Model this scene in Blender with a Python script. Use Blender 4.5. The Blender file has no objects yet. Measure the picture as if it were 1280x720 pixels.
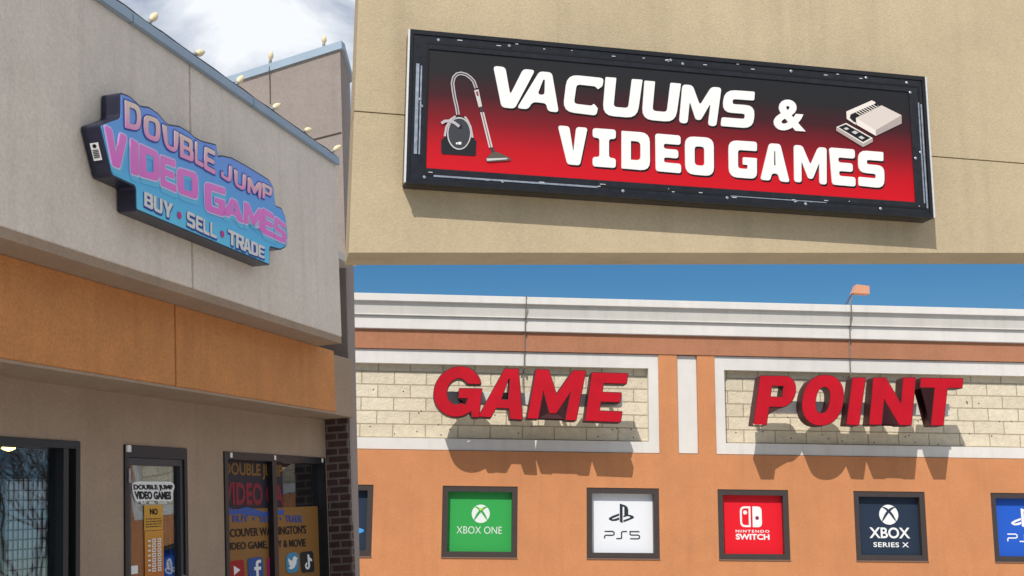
import bpy, bmesh, math, random
from mathutils import Matrix, Vector
random.seed(7)
PI = math.pi
R_ = math.radians
SC = bpy.context.scene
COL = SC.collection

# ---------------------------------------------------------------- building frames (metres; x along the wall, y into it, z up)
def frame(rot, org):
    m = Matrix([list(r) for r in rot]).to_4x4()
    m.translation = Vector((org[0], org[1], org[2] + 1.5))
    return m
F_LEFT = frame([[0.23761, -0.96863, -0.07279], [0.97072, 0.2395, -0.01825], [0.03511, -0.06632, 0.99718]], (-2.1367, 12.1886, 0.8846))
F_SCREEN = frame([[0.97987, -0.19964, 0], [0.19964, 0.97987, 0], [0, 0, 1]], (0.9211, 6.6, 2.2505))
F_BACK = frame([[0.99705, -0.07682, 0], [0.07682, 0.99705, 0], [0, 0, 1]], (3.8253, 26.0, 0.1513))
# outlines and lettering fields in wall metres (across, up)
D = {"L_double":[["D",[[-3.551,2.434],[-3.302,2.458],[-3.313,2.249],[-3.545,2.21]]],["O",[[-3.287,2.406],[-3.012,2.439],[-3.024,2.233],[-3.282,2.215]]],["U",[[-2.996,2.41],[-2.721,2.417],[-2.743,2.226],[-2.966,2.218]]],["B",[[-2.713,2.415],[-2.478,2.419],[-2.475,2.226],[-2.718,2.21]]],["L",[[-2.45,2.427],[-2.29,2.432],[-2.306,2.224],[-2.465,2.224]]],["E",[[-2.281,2.428],[-2.086,2.435],[-2.084,2.217],[-2.307,2.217]]],["J",[[-1.968,2.369],[-1.761,2.382],[-1.779,2.214],[-1.994,2.229]]],["U",[[-1.725,2.369],[-1.47,2.375],[-1.501,2.208],[-1.737,2.213]]],["M",[[-1.454,2.369],[-1.14,2.382],[-1.173,2.22],[-1.473,2.21]]],["P",[[-1.134,2.391],[-0.901,2.394],[-0.947,2.243],[-1.149,2.237]]]],"L_video":[["V",[[-3.83,2.144],[-3.508,2.148],[-3.518,1.87],[-3.816,1.865]]],["I",[[-3.471,2.146],[-3.356,2.145],[-3.344,1.882],[-3.466,1.871]]],["D",[[-3.341,2.141],[-3.033,2.152],[-3.034,1.914],[-3.336,1.884]]],["E",[[-3.025,2.138],[-2.78,2.156],[-2.769,1.891],[-3.03,1.888]]],["O",[[-2.772,2.104],[-2.403,2.146],[-2.401,1.916],[-2.76,1.893]]],["G",[[-2.301,2.101],[-1.896,2.14],[-1.917,1.875],[-2.295,1.851]]],["A",[[-1.919,2.075],[-1.551,2.074],[-1.549,1.897],[-1.967,1.893]]],["M",[[-1.544,2.106],[-1.12,2.117],[-1.133,1.899],[-1.565,1.904]]],["E",[[-1.143,2.138],[-0.893,2.126],[-0.896,1.891],[-1.157,1.889]]],["S",[[-0.888,2.122],[-0.61,2.083],[-0.61,1.895],[-0.902,1.889]]]],"L_buy":[["B",[[-3.272,1.776],[-3.141,1.777],[-3.143,1.655],[-3.273,1.662]]],["U",[[-3.133,1.777],[-2.999,1.779],[-3.001,1.651],[-3.131,1.656]]],["Y",[[-2.991,1.777],[-2.831,1.777],[-2.851,1.647],[-2.985,1.648]]],["S",[[-2.605,1.777],[-2.465,1.772],[-2.469,1.64],[-2.608,1.649]]],["E",[[-2.451,1.773],[-2.331,1.77],[-2.335,1.64],[-2.455,1.647]]],["L",[[-2.321,1.77],[-2.212,1.771],[-2.217,1.639],[-2.325,1.642]]],["L",[[-2.198,1.769],[-2.081,1.768],[-2.086,1.64],[-2.202,1.642]]],["T",[[-1.87,1.773],[-1.704,1.776],[-1.721,1.639],[-1.866,1.642]]],["R",[[-1.709,1.775],[-1.555,1.77],[-1.556,1.637],[-1.721,1.636]]],["A",[[-1.566,1.767],[-1.407,1.765],[-1.409,1.633],[-1.578,1.635]]],["D",[[-1.407,1.765],[-1.261,1.764],[-1.268,1.637],[-1.409,1.635]]],["E",[[-1.25,1.763],[-1.118,1.761],[-1.13,1.642],[-1.257,1.641]]]],"L_dots":[[-2.726,1.707],[-1.974,1.707]],"L_outline":[[-3.599,2.48],[-3.468,2.496],[-3.388,2.483],[-3.31,2.465],[-3.174,2.5],[-3.032,2.489],[-2.894,2.443],[-2.689,2.488],[-2.531,2.486],[-2.44,2.466],[-2.298,2.471],[-2.038,2.515],[-2.022,2.408],[-1.955,2.439],[-1.746,2.475],[-1.476,2.477],[-1.193,2.474],[-0.957,2.469],[-0.863,2.414],[-0.831,2.238],[-0.675,2.247],[-0.592,2.162],[-0.554,1.972],[-0.606,1.863],[-0.742,1.804],[-0.987,1.785],[-0.998,1.602],[-3.382,1.6],[-3.387,1.785],[-3.711,1.786],[-3.875,2.14],[-3.6,2.282]],"U_vac":[["V",[[-1.067,0.337],[-0.811,0.333],[-0.845,0.089],[-1.099,0.095]]],["A",[[-0.884,0.33],[-0.625,0.326],[-0.671,0.09],[-0.927,0.095]]],["C",[[-0.632,0.325],[-0.402,0.321],[-0.449,0.089],[-0.658,0.098]]],["U",[[-0.403,0.329],[-0.168,0.332],[-0.204,0.093],[-0.422,0.094]]],["U",[[-0.167,0.328],[0.068,0.329],[0.029,0.087],[-0.186,0.089]]],["M",[[0.066,0.325],[0.32,0.326],[0.281,0.082],[0.041,0.086]]],["S",[[0.329,0.315],[0.535,0.319],[0.513,0.087],[0.299,0.087]]]],"U_amp":[[0.659,0.287],[0.848,0.287],[0.84,0.093],[0.631,0.09]],"U_vid":[["V",[[-0.686,0.011],[-0.502,0.011],[-0.496,-0.218],[-0.682,-0.215]]],["I",[[-0.479,0.012],[-0.335,0.013],[-0.337,-0.217],[-0.48,-0.217]]],["D",[[-0.308,0.009],[-0.13,0.01],[-0.131,-0.219],[-0.31,-0.217]]],["E",[[-0.104,0.009],[0.057,0.008],[0.057,-0.221],[-0.104,-0.218]]],["O",[[0.076,0.007],[0.262,0.01],[0.258,-0.225],[0.075,-0.222]]],["G",[[0.345,0.004],[0.532,0.006],[0.524,-0.222],[0.342,-0.222]]],["A",[[0.542,0.003],[0.737,0.005],[0.73,-0.228],[0.537,-0.225]]],["M",[[0.756,0.006],[0.976,0.003],[0.966,-0.226],[0.75,-0.223]]],["E",[[0.983,0.007],[1.157,0.007],[1.151,-0.225],[0.993,-0.223]]],["S",[[1.171,0.004],[1.349,0.004],[1.339,-0.224],[1.163,-0.218]]]],"U_art":{"body":[[-1.35,-0.12],[-1.326,-0.11],[-1.309,-0.044],[-1.291,0.005],[-1.258,0.027],[-1.216,0.017],[-1.188,-0.034],[-1.17,-0.101],[-1.151,-0.114],[-1.153,-0.205],[-1.348,-0.207]],"oval":[[-1.182,-0.075],[-1.183,-0.097],[-1.188,-0.118],[-1.197,-0.137],[-1.208,-0.154],[-1.221,-0.166],[-1.236,-0.173],[-1.252,-0.176],[-1.267,-0.173],[-1.282,-0.165],[-1.295,-0.153],[-1.305,-0.137],[-1.313,-0.118],[-1.317,-0.096],[-1.317,-0.074],[-1.314,-0.052],[-1.307,-0.032],[-1.298,-0.014],[-1.285,0.0],[-1.271,0.01],[-1.255,0.015],[-1.24,0.015],[-1.224,0.01],[-1.211,0.0],[-1.199,-0.014],[-1.19,-0.032],[-1.184,-0.053]],"oval2":[[-1.188,-0.075],[-1.19,-0.096],[-1.194,-0.115],[-1.202,-0.133],[-1.212,-0.148],[-1.224,-0.159],[-1.237,-0.166],[-1.252,-0.168],[-1.266,-0.165],[-1.279,-0.158],[-1.29,-0.147],[-1.3,-0.132],[-1.307,-0.115],[-1.31,-0.095],[-1.311,-0.075],[-1.308,-0.055],[-1.302,-0.036],[-1.293,-0.02],[-1.282,-0.006],[-1.269,0.003],[-1.255,0.007],[-1.241,0.007],[-1.227,0.003],[-1.214,-0.007],[-1.204,-0.02],[-1.196,-0.036],[-1.19,-0.055]],"hose":[[-1.258,0.029],[-1.267,0.078],[-1.279,0.126],[-1.288,0.175],[-1.293,0.214],[-1.286,0.249],[-1.268,0.27],[-1.244,0.277],[-1.215,0.271],[-1.191,0.255],[-1.172,0.235],[-1.157,0.196]],"loop":[[-1.351,-0.03],[-1.333,-0.016],[-1.305,-0.012],[-1.276,-0.022],[-1.25,-0.041]],"handle":[[-1.169,0.182],[-1.144,0.189],[-1.122,0.09],[-1.141,0.082]],"slot":[[-1.159,0.174],[-1.148,0.177],[-1.142,0.151],[-1.153,0.149]],"joint":[[-1.135,0.083],[-1.121,0.086],[-1.117,0.06],[-1.13,0.056]],"wand":[[-1.132,0.053],[-1.111,0.057],[-1.058,-0.146],[-1.079,-0.152]],"neck":[[-1.072,-0.151],[-1.053,-0.147],[-1.044,-0.175],[-1.063,-0.178]],"head":[[-1.098,-0.221],[-1.062,-0.179],[-1.032,-0.173],[-0.954,-0.204],[-0.957,-0.218],[-1.088,-0.236]],"lip":[[-1.092,-0.216],[-0.974,-0.204],[-0.974,-0.212],[-1.09,-0.23]],"armL":[[-1.331,-0.104],[-1.323,-0.05],[-1.3,-0.004],[-1.272,0.018]],"armR":[[-1.174,-0.1],[-1.186,-0.039],[-1.204,-0.001],[-1.22,0.02]],"top":[[-1.289,0.005],[-1.258,0.024],[-1.217,0.015],[-1.213,-0.005],[-1.291,-0.011]],"dot1":[[-1.267,-0.136],[-1.257,-0.135],[-1.257,-0.145],[-1.267,-0.146]],"dot2":[[-1.254,-0.131],[-1.237,-0.13],[-1.237,-0.145],[-1.254,-0.146]],"plug":[[-1.262,-0.03],[-1.236,-0.03],[-1.237,-0.052],[-1.26,-0.052]]},"U_con":{"top":[[1.172,0.208],[1.346,0.303],[1.476,0.25],[1.297,0.139]],"front":[[1.297,0.139],[1.476,0.25],[1.474,0.197],[1.298,0.104]],"left":[[1.172,0.208],[1.297,0.139],[1.298,0.104],[1.174,0.165]],"flap":[[1.113,0.245],[1.284,0.33],[1.307,0.321],[1.307,0.309],[1.33,0.298],[1.173,0.211],[1.17,0.165],[1.113,0.198]],"dark":[[1.139,0.228],[1.307,0.312],[1.325,0.297],[1.173,0.211],[1.171,0.18],[1.156,0.184],[1.133,0.205]],"pad":[[1.04,0.139],[1.105,0.17],[1.276,0.087],[1.274,0.064],[1.209,0.026],[1.039,0.116]],"padtop":[[1.04,0.139],[1.105,0.17],[1.276,0.087],[1.21,0.047]],"padface":[[1.054,0.139],[1.102,0.161],[1.258,0.087],[1.209,0.058]],"m1":[[1.136,0.114],[1.158,0.125],[1.181,0.114],[1.159,0.102]],"d1":[[1.085,0.133],[1.104,0.142],[1.122,0.133],[1.103,0.124]],"d2":[[1.179,0.085],[1.198,0.095],[1.221,0.083],[1.202,0.073]],"port":[[1.233,0.122],[1.259,0.11],[1.287,0.096],[1.279,0.09]],"grill":[[1.158,0.236],[1.174,0.244],[1.19,0.253],[1.207,0.261],[1.223,0.269],[1.239,0.277],[1.255,0.286],[1.272,0.294],[1.288,0.302],[1.304,0.31]]},"G_game":[["G",[[-5.468,3.163],[-4.475,3.178],[-4.57,2.124],[-5.555,2.129]]],["A",[[-4.36,3.133],[-3.441,3.151],[-3.665,2.09],[-4.576,2.141]]],["M",[[-3.382,3.142],[-2.336,3.134],[-2.543,2.092],[-3.561,2.121]]],["E",[[-2.201,3.102],[-1.438,3.093],[-1.607,2.073],[-2.35,2.09]]]],"G_point":[["P",[[1.412,3.103],[2.222,3.107],[2.031,2.064],[1.23,2.069]]],["O",[[2.393,3.147],[3.28,3.146],[3.103,2.07],[2.224,2.079]]],["I",[[3.424,3.101],[3.705,3.107],[3.509,2.095],[3.243,2.102]]],["N",[[3.883,3.111],[4.81,3.129],[4.658,2.114],[3.74,2.111]]],["T",[[4.932,3.125],[5.865,3.132],[5.68,2.119],[4.774,2.116]]]],"L_win":{"w1":[[-3.645,-0.071],[-2.655,-0.063],[-2.634,-1.144]],"door":[[-1.981,-0.072],[-0.911,-0.065],[-0.867,-1.266],[-1.948,-1.191]],"w2":[[-0.146,-0.065],[2.519,-0.082],[2.648,-1.51],[-0.107,-1.319]]},"L_w2":{"mull":[[1.014,-0.116],[1.147,-0.112],[1.251,-1.412],[1.089,-1.401]],"bright":[[1.432,-0.149],[2.367,-0.137],[2.471,-1.18]],"inner":[[-0.07,-0.096],[2.406,-0.083],[2.526,-1.5],[-0.048,-1.322]],"dbl":[[-0.024,-0.174],[1.422,-0.194],[1.453,-0.363],[-0.021,-0.344]],"vid":[[-0.062,-0.371],[2.072,-0.433],[2.117,-0.695],[-0.053,-0.632]],"yel":[[-0.073,-0.658],[2.453,-0.754],[2.526,-1.5],[-0.048,-1.322]],"buy":[[0.16,-0.721],[1.915,-0.759],[1.941,-0.842],[0.167,-0.789]],"van":[[-0.028,-0.855],[2.036,-0.876],[2.042,-0.974],[-0.022,-0.94]],"vgt":[[-0.024,-0.993],[2.024,-1.035],[2.028,-1.138],[-0.018,-1.077]],"yt":[[0.006,-1.183],[0.393,-1.182],[0.414,-1.388],[0.013,-1.37]],"fb":[[0.487,-1.176],[0.843,-1.179],[0.863,-1.409],[0.497,-1.387]],"ig":[[0.955,-1.19],[1.207,-1.192],[1.226,-1.429],[0.963,-1.416]],"tw":[[1.446,-1.175],[1.78,-1.177],[1.801,-1.4],[1.467,-1.393]],"tk":[[1.85,-1.181],[2.224,-1.184],[2.257,-1.43],[1.876,-1.42]]},"L_door":{"glass":[[-1.875,-0.233],[-1.054,-0.232],[-1.025,-1.254],[-1.838,-1.198]],"tr":[[-1.936,-0.176],[-0.885,-0.171]],"dbl":[[-1.78,-0.412],[-1.108,-0.414],[-1.068,-0.468],[-1.773,-0.47]],"vid":[[-1.766,-0.471],[-1.134,-0.476],[-1.127,-0.55],[-1.752,-0.54]],"buy":[[-1.664,-0.561],[-1.216,-0.562],[-1.213,-0.586],[-1.66,-0.584]],"no":[[-1.593,-0.597],[-1.289,-0.601],[-1.277,-0.815],[-1.593,-0.804]],"no_t":[[-1.507,-0.626],[-1.376,-0.628],[-1.373,-0.684],[-1.504,-0.681]],"hrs":[[-1.597,-0.824],[-1.278,-0.835],[-1.259,-1.278],[-1.565,-1.256]],"box":[[-1.488,-0.881],[-1.31,-0.887],[-1.299,-1.14],[-1.477,-1.13]],"stk":[[-1.83,-1.119],[-1.711,-1.115],[-1.704,-1.175],[-1.823,-1.173]]},"L_w1":{"grid":[[-3.036,-0.418],[-2.355,-0.411],[-2.349,-1.147],[-3.027,-1.1]],"lamp":[[-2.649,-0.116],[-2.568,-0.155]],"grid2":[[-2.635,-0.07],[-2.365,-0.079],[-2.363,-0.266],[-2.632,-0.27]]},"L_w1f":{"jamb":[[-2.862,-0.071],[-2.658,-0.063]],"glass":[[-3.644,-0.127],[-2.876,-0.114]]},"L_sticker":[[-3.854,1.909],[-3.73,1.956],[-3.681,1.816],[-3.765,1.767]],"bulbs":[[-2.918,-0.03,3.367],[-2.16,-0.03,3.321],[-1.33,-0.03,3.334],[-0.542,-0.03,3.336],[0.249,-0.03,3.323],[1.072,-0.03,3.318]],"tbulbs":[[2.65,1.421,5.212],[2.65,0.648,5.351]],"tower":[[2.65,0.422,5.36],[2.65,0.426,5.249],[2.65,2.066,5.094],[2.65,2.067,5.015],[2.65,0.371,4.106],[2.65,0.407,2.668],[2.65,1.423,5.144],[2.65,1.437,4.642],[2.65,0.865,4.032],[2.65,0.37,4.128]],"toff":[[2.65,0.466,1.226],[2.65,0.496,0.473],[2.65,0.53,-0.365]]}

# ---------------------------------------------------------------- materials
def nt(name):
    m = bpy.data.materials.new(name); m.use_nodes = True
    n = m.node_tree.nodes; l = m.node_tree.links
    return m, n, l, n['Principled BSDF']
def mat(name, col, rough=0.6, metal=0.0, var=0.0, vscale=3.0, bump=0.0, bscale=60.0, spec=0.5, stain=0.0, grain=0.0, gscale=35.0):
    m, n, l, p = nt(name)
    p.inputs['Base Color'].default_value = (*col, 1); p.inputs['Roughness'].default_value = rough
    p.inputs['Metallic'].default_value = metal; p.inputs['Specular IOR Level'].default_value = spec
    tc = n.new('ShaderNodeTexCoord')
    if var or stain:
        no = n.new('ShaderNodeTexNoise'); no.inputs['Scale'].default_value = vscale; no.inputs['Detail'].default_value = 8; no.inputs['Roughness'].default_value = .65
        l.new(tc.outputs['Object'], no.inputs['Vector'])
        mx = n.new('ShaderNodeMix'); mx.data_type = 'RGBA'
        mx.inputs['A'].default_value = (*[c * (1 - var) for c in col], 1); mx.inputs['B'].default_value = (*[min(1, c * (1 + var)) for c in col], 1)
        mr = n.new('ShaderNodeMapRange'); mr.inputs['From Min'].default_value = .3; mr.inputs['From Max'].default_value = .7
        l.new(no.outputs['Fac'], mr.inputs['Value']); l.new(mr.outputs['Result'], mx.inputs['Factor'])
        out = mx.outputs['Result']
        if stain:
            mp = n.new('ShaderNodeMapping'); mp.inputs['Scale'].default_value = (5, 5, .35)
            l.new(tc.outputs['Object'], mp.inputs['Vector'])
            n2 = n.new('ShaderNodeTexNoise'); n2.inputs['Scale'].default_value = 1.3; n2.inputs['Detail'].default_value = 6
            l.new(mp.outputs['Vector'], n2.inputs['Vector'])
            m2 = n.new('ShaderNodeMapRange'); m2.inputs['From Min'].default_value = .5; m2.inputs['From Max'].default_value = .75; m2.inputs['To Max'].default_value = stain
            l.new(n2.outputs['Fac'], m2.inputs['Value'])
            mx2 = n.new('ShaderNodeMix'); mx2.data_type = 'RGBA'; mx2.inputs['B'].default_value = (*[c * .45 for c in col], 1)
            l.new(out, mx2.inputs['A']); l.new(m2.outputs['Result'], mx2.inputs['Factor']); out = mx2.outputs['Result']
        if grain:
            n3 = n.new('ShaderNodeTexNoise'); n3.inputs['Scale'].default_value = gscale; n3.inputs['Detail'].default_value = 3; n3.inputs['Roughness'].default_value = .8; l.new(tc.outputs['Object'], n3.inputs['Vector'])
            m3 = n.new('ShaderNodeMapRange'); m3.inputs['From Min'].default_value = .3; m3.inputs['From Max'].default_value = .7; m3.inputs['To Min'].default_value = 1 - grain; m3.inputs['To Max'].default_value = 1 + grain * .5; l.new(n3.outputs['Fac'], m3.inputs['Value'])
            mx3 = n.new('ShaderNodeMix'); mx3.data_type = 'RGBA'; mx3.blend_type = 'MULTIPLY'; mx3.inputs['Factor'].default_value = 1; l.new(out, mx3.inputs['A']); l.new(m3.outputs['Result'], mx3.inputs['B']); out = mx3.outputs['Result']
        l.new(out, p.inputs['Base Color'])
    if bump:
        nb = n.new('ShaderNodeTexNoise'); nb.inputs['Scale'].default_value = bscale; nb.inputs['Detail'].default_value = 5
        l.new(tc.outputs['Object'], nb.inputs['Vector'])
        b = n.new('ShaderNodeBump'); b.inputs['Strength'].default_value = bump; b.inputs['Distance'].default_value = .01
        l.new(nb.outputs['Fac'], b.inputs['Height']); l.new(b.outputs['Normal'], p.inputs['Normal'])
    return m
def grad(name, z0, z1, stops, rough=.45, axis=2, var=0.0):
    """printed colour gradient between two heights of the print"""
    m, n, l, p = nt(name)
    p.inputs['Roughness'].default_value = rough; p.inputs['Specular IOR Level'].default_value = .2
    tc = n.new('ShaderNodeTexCoord'); sx = n.new('ShaderNodeSeparateXYZ'); l.new(tc.outputs['Object'], sx.inputs[0])
    mr = n.new('ShaderNodeMapRange'); mr.inputs['From Min'].default_value = z0; mr.inputs['From Max'].default_value = z1
    l.new(sx.outputs[axis], mr.inputs['Value'])
    cr = n.new('ShaderNodeValToRGB'); e = cr.color_ramp.elements
    while len(e) < len(stops): e.new(.5)
    for k, (t, c) in enumerate(stops): e[k].position = t; e[k].color = (*c, 1)
    l.new(mr.outputs['Result'], cr.inputs['Fac']); l.new(cr.outputs['Color'], p.inputs['Base Color'])
    return m
def brick(name, c1, c2, mortar, w, h, gap, bump=.6, rough=.85, off=.5, ms=.0):
    m, n, l, p = nt(name); p.inputs['Roughness'].default_value = rough
    tc = n.new('ShaderNodeTexCoord'); sx = n.new('ShaderNodeSeparateXYZ'); l.new(tc.outputs['Object'], sx.inputs[0])
    ad = n.new('ShaderNodeMath'); ad.operation = 'ADD'; l.new(sx.outputs[0], ad.inputs[0]); l.new(sx.outputs[1], ad.inputs[1])
    cb = n.new('ShaderNodeCombineXYZ'); l.new(ad.outputs[0], cb.inputs[0]); l.new(sx.outputs[2], cb.inputs[1])
    # uneven courses: warp a little
    nw = n.new('ShaderNodeTexNoise'); nw.inputs['Scale'].default_value = 2.0; l.new(tc.outputs['Object'], nw.inputs['Vector'])
    vm = n.new('ShaderNodeVectorMath'); vm.operation = 'MULTIPLY_ADD'; vm.inputs[1].default_value = (.03, .012, 0)
    l.new(nw.outputs['Color'], vm.inputs[0]); l.new(cb.outputs[0], vm.inputs[2])
    bt = n.new('ShaderNodeTexBrick'); bt.inputs['Scale'].default_value = 1; bt.inputs['Brick Width'].default_value = w; bt.inputs['Row Height'].default_value = h
    bt.inputs['Mortar Size'].default_value = gap; bt.inputs['Mortar Smooth'].default_value = ms; bt.offset = off
    bt.inputs['Color1'].default_value = (*c1, 1); bt.inputs['Color2'].default_value = (*c2, 1); bt.inputs['Mortar'].default_value = (*mortar, 1)
    l.new(vm.outputs[0], bt.inputs['Vector'])
    no = n.new('ShaderNodeTexNoise'); no.inputs['Scale'].default_value = 7; no.inputs['Detail'].default_value = 8; l.new(tc.outputs['Object'], no.inputs['Vector'])
    mx = n.new('ShaderNodeMix'); mx.data_type = 'RGBA'; mx.blend_type = 'MULTIPLY'; mx.inputs['Factor'].default_value = 1
    mr = n.new('ShaderNodeMapRange'); mr.inputs['From Min'].default_value = .3; mr.inputs['From Max'].default_value = .65; mr.inputs['To Min'].default_value = .86; mr.inputs['To Max'].default_value = 1
    l.new(no.outputs['Fac'], mr.inputs['Value'])
    l.new(bt.outputs['Color'], mx.inputs['A']); l.new(mr.outputs['Result'], mx.inputs['B']); l.new(mx.outputs['Result'], p.inputs['Base Color'])
    b = n.new('ShaderNodeBump'); b.inputs['Strength'].default_value = bump; b.inputs['Distance'].default_value = .02
    nh = n.new('ShaderNodeTexNoise'); nh.inputs['Scale'].default_value = 22; nh.inputs['Detail'].default_value = 6; l.new(tc.outputs['Object'], nh.inputs['Vector'])
    hm = n.new('ShaderNodeMath'); hm.operation = 'MULTIPLY_ADD'; hm.inputs[1].default_value = -1.0; l.new(bt.outputs['Fac'], hm.inputs[0]); l.new(nh.outputs['Fac'], hm.inputs[2])
    l.new(hm.outputs[0], b.inputs['Height']); l.new(b.outputs['Normal'], p.inputs['Normal'])
    return m
def glass(name, fac=.35, tint=(.85, .9, .92)):
    m, n, l, p = nt(name); n.remove(p); o = n['Material Output']
    g = n.new('ShaderNodeBsdfGlossy'); g.inputs['Roughness'].default_value = .015; g.inputs['Color'].default_value = (.9, .94, 1, 1)
    t = n.new('ShaderNodeBsdfTransparent'); t.inputs['Color'].default_value = (*tint, 1)
    lw = n.new('ShaderNodeLayerWeight'); lw.inputs['Blend'].default_value = .5
    fr = n.new('ShaderNodeMath'); fr.operation = 'POWER'; fr.inputs[1].default_value = 3.5; l.new(lw.outputs['Facing'], fr.inputs[0])
    ad = n.new('ShaderNodeMath'); ad.operation = 'ADD'; ad.use_clamp = True; ad.inputs[1].default_value = fac; l.new(fr.outputs[0], ad.inputs[0])
    tc = n.new('ShaderNodeTexCoord'); no = n.new('ShaderNodeTexNoise'); no.inputs['Scale'].default_value = 1.6; l.new(tc.outputs['Object'], no.inputs['Vector'])
    b = n.new('ShaderNodeBump'); b.inputs['Strength'].default_value = .03; b.inputs['Distance'].default_value = .05; l.new(no.outputs['Fac'], b.inputs['Height']); l.new(b.outputs['Normal'], g.inputs['Normal'])
    mx = n.new('ShaderNodeMixShader'); l.new(ad.outputs[0], mx.inputs[0]); l.new(t.outputs[0], mx.inputs[1]); l.new(g.outputs[0], mx.inputs[2]); l.new(mx.outputs[0], o.inputs['Surface'])
    return m

# ---------------------------------------------------------------- mesh builders
class MB:
    def __init__(s): s.v = []; s.f = []
    def add(s, vs, fs):
        k = len(s.v); s.v += [tuple(v) for v in vs]; s.f += [tuple(i + k for i in f) for f in fs]; return s
    def box(s, x0, x1, y0, y1, z0, z1, bev=0.0):
        bm = bmesh.new(); bmesh.ops.create_cube(bm, size=1)
        for v in bm.verts: v.co = Vector(((x0 + x1) / 2 + v.co.x * (x1 - x0), (y0 + y1) / 2 + v.co.y * (y1 - y0), (z0 + z1) / 2 + v.co.z * (z1 - z0)))
        if bev: bmesh.ops.bevel(bm, geom=bm.edges[:], offset=bev, segments=2, affect='EDGES', clamp_overlap=True)
        return s.bm(bm)
    def bm(s, bm):
        bm.verts.index_update(); vs = [v.co[:] for v in bm.verts]; fs = [[v.index for v in f.verts] for f in bm.faces]; bm.free(); return s.add(vs, fs)
    def fill(s, loops, y0, y1):
        """flat shape with holes in the wall plane, from depth y0 to y1"""
        me = loops_mesh(loops, (y1 - y0) / 2); ym = (y0 + y1) / 2
        s.add([(v.co.x, ym + v.co.z, v.co.y) for v in me.vertices], [p.vertices[:] for p in me.polygons]); bpy.data.meshes.remove(me); return s
    def rect(s, x0, x1, z0, z1, y0, y1): return s.box(x0, x1, y0, y1, z0, z1)
    def tube(s, pts, r, seg=8, r1=None):
        pts = [Vector(p) for p in pts]; n = len(pts); rings = []
        up = Vector((.31, .17, .93))
        for i, p in enumerate(pts):
            t = (pts[min(i + 1, n - 1)] - pts[max(i - 1, 0)]).normalized()
            a = t.cross(up).normalized() if abs(t.dot(up)) < .98 else t.cross(Vector((1, 0, 0))).normalized(); b = t.cross(a)
            rr = r if r1 is None else r + (r1 - r) * i / max(1, n - 1)
            rings.append([p + a * math.cos(2 * PI * k / seg) * rr + b * math.sin(2 * PI * k / seg) * rr for k in range(seg)])
        vs = [v for g in rings for v in g]
        fs = [(i * seg + k, i * seg + (k + 1) % seg, (i + 1) * seg + (k + 1) % seg, (i + 1) * seg + k) for i in range(n - 1) for k in range(seg)]
        fs += [tuple(range(seg))[::-1], tuple((n - 1) * seg + k for k in range(seg))]
        return s.add(vs, fs)
    def lathe(s, prof, c=(0, 0, 0), ax=(0, 0, 1), seg=12):
        q = Vector((0, 0, 1)).rotation_difference(Vector(ax).normalized()); c = Vector(c)
        vs = [c + q @ Vector((r * math.cos(2 * PI * k / seg), r * math.sin(2 * PI * k / seg), h)) for r, h in prof for k in range(seg)]
        n = len(prof); fs = [(i * seg + k, i * seg + (k + 1) % seg, (i + 1) * seg + (k + 1) % seg, (i + 1) * seg + k) for i in range(n - 1) for k in range(seg)]
        fs += [tuple(range(seg))[::-1], tuple((n - 1) * seg + k for k in range(seg))]
        return s.add(vs, fs)
    def quad(s, pts): return s.add(pts, [(0, 1, 2, 3)])
def loops_mesh(loops, ext):
    cu = bpy.data.curves.new('outline', 'CURVE'); cu.dimensions = '2D'; cu.fill_mode = 'BOTH'; cu.extrude = ext
    for lp in loops:
        sp = cu.splines.new('POLY'); sp.points.add(len(lp) - 1); sp.use_cyclic_u = True
        for i, p in enumerate(lp): sp.points[i].co = (p[0], p[1], 0, 1)
    o = bpy.data.objects.new('outline', cu); me = bpy.data.meshes.new_from_object(o)
    bpy.data.objects.remove(o); bpy.data.curves.remove(cu); return me
def lerp2(q, u, v):     # q = TL TR BR BL ; u right, v up
    tl, tr, br, bl = q
    return tuple((bl[k] * (1 - u) + br[k] * u) * (1 - v) + (tl[k] * (1 - u) + tr[k] * u) * v for k in (0, 1))
def words(mb, txt, q, y0, y1, off=0.0, space=1.0):
    """built-in lettering fitted to a four-cornered field"""
    cu = bpy.data.curves.new('words', 'FONT'); cu.body = txt; cu.offset = off; cu.extrude = .01; cu.space_character = space; cu.resolution_u = 4
    o = bpy.data.objects.new('words', cu); me = bpy.data.meshes.new_from_object(o)
    xs = [v.co.x for v in me.vertices]; ys = [v.co.y for v in me.vertices]; a, b, c, d = min(xs), max(xs), min(ys), max(ys)
    vs = []
    for v in me.vertices:
        u, w = lerp2(q, (v.co.x - a) / (b - a), (v.co.y - c) / (d - c)); vs.append((u, y0 if v.co.z > 0 else y1, w))
    mb.add(vs, [p.vertices[:] for p in me.polygons]); bpy.data.objects.remove(o); bpy.data.meshes.remove(me); bpy.data.curves.remove(cu); return mb
def rq(x0, x1, z0, z1): return [(x0, z1), (x1, z1), (x1, z0), (x0, z0)]
def area(lp): return sum(lp[i][0] * lp[(i + 1) % len(lp)][1] - lp[(i + 1) % len(lp)][0] * lp[i][1] for i in range(len(lp))) / 2
def rounded(lp, r):
    out = []; n = len(lp)
    for i in range(n):
        p, a, b = Vector(lp[i][:2]), Vector(lp[i - 1][:2]), Vector(lp[(i + 1) % n][:2])
        rr = r * (lp[i][2] if len(lp[i]) > 2 else 1)
        la, lb = (a - p).length, (b - p).length; d = min(rr, .47 * la, .47 * lb)
        if d < 1e-5: out.append(tuple(p)); continue
        s, e = p + (a - p) * (d / la), p + (b - p) * (d / lb)
        for k in range(5):
            t = k / 4; out.append(tuple(s * (1 - t) ** 2 + p * 2 * t * (1 - t) * 1.0 + e * t * t))
    return out
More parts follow.
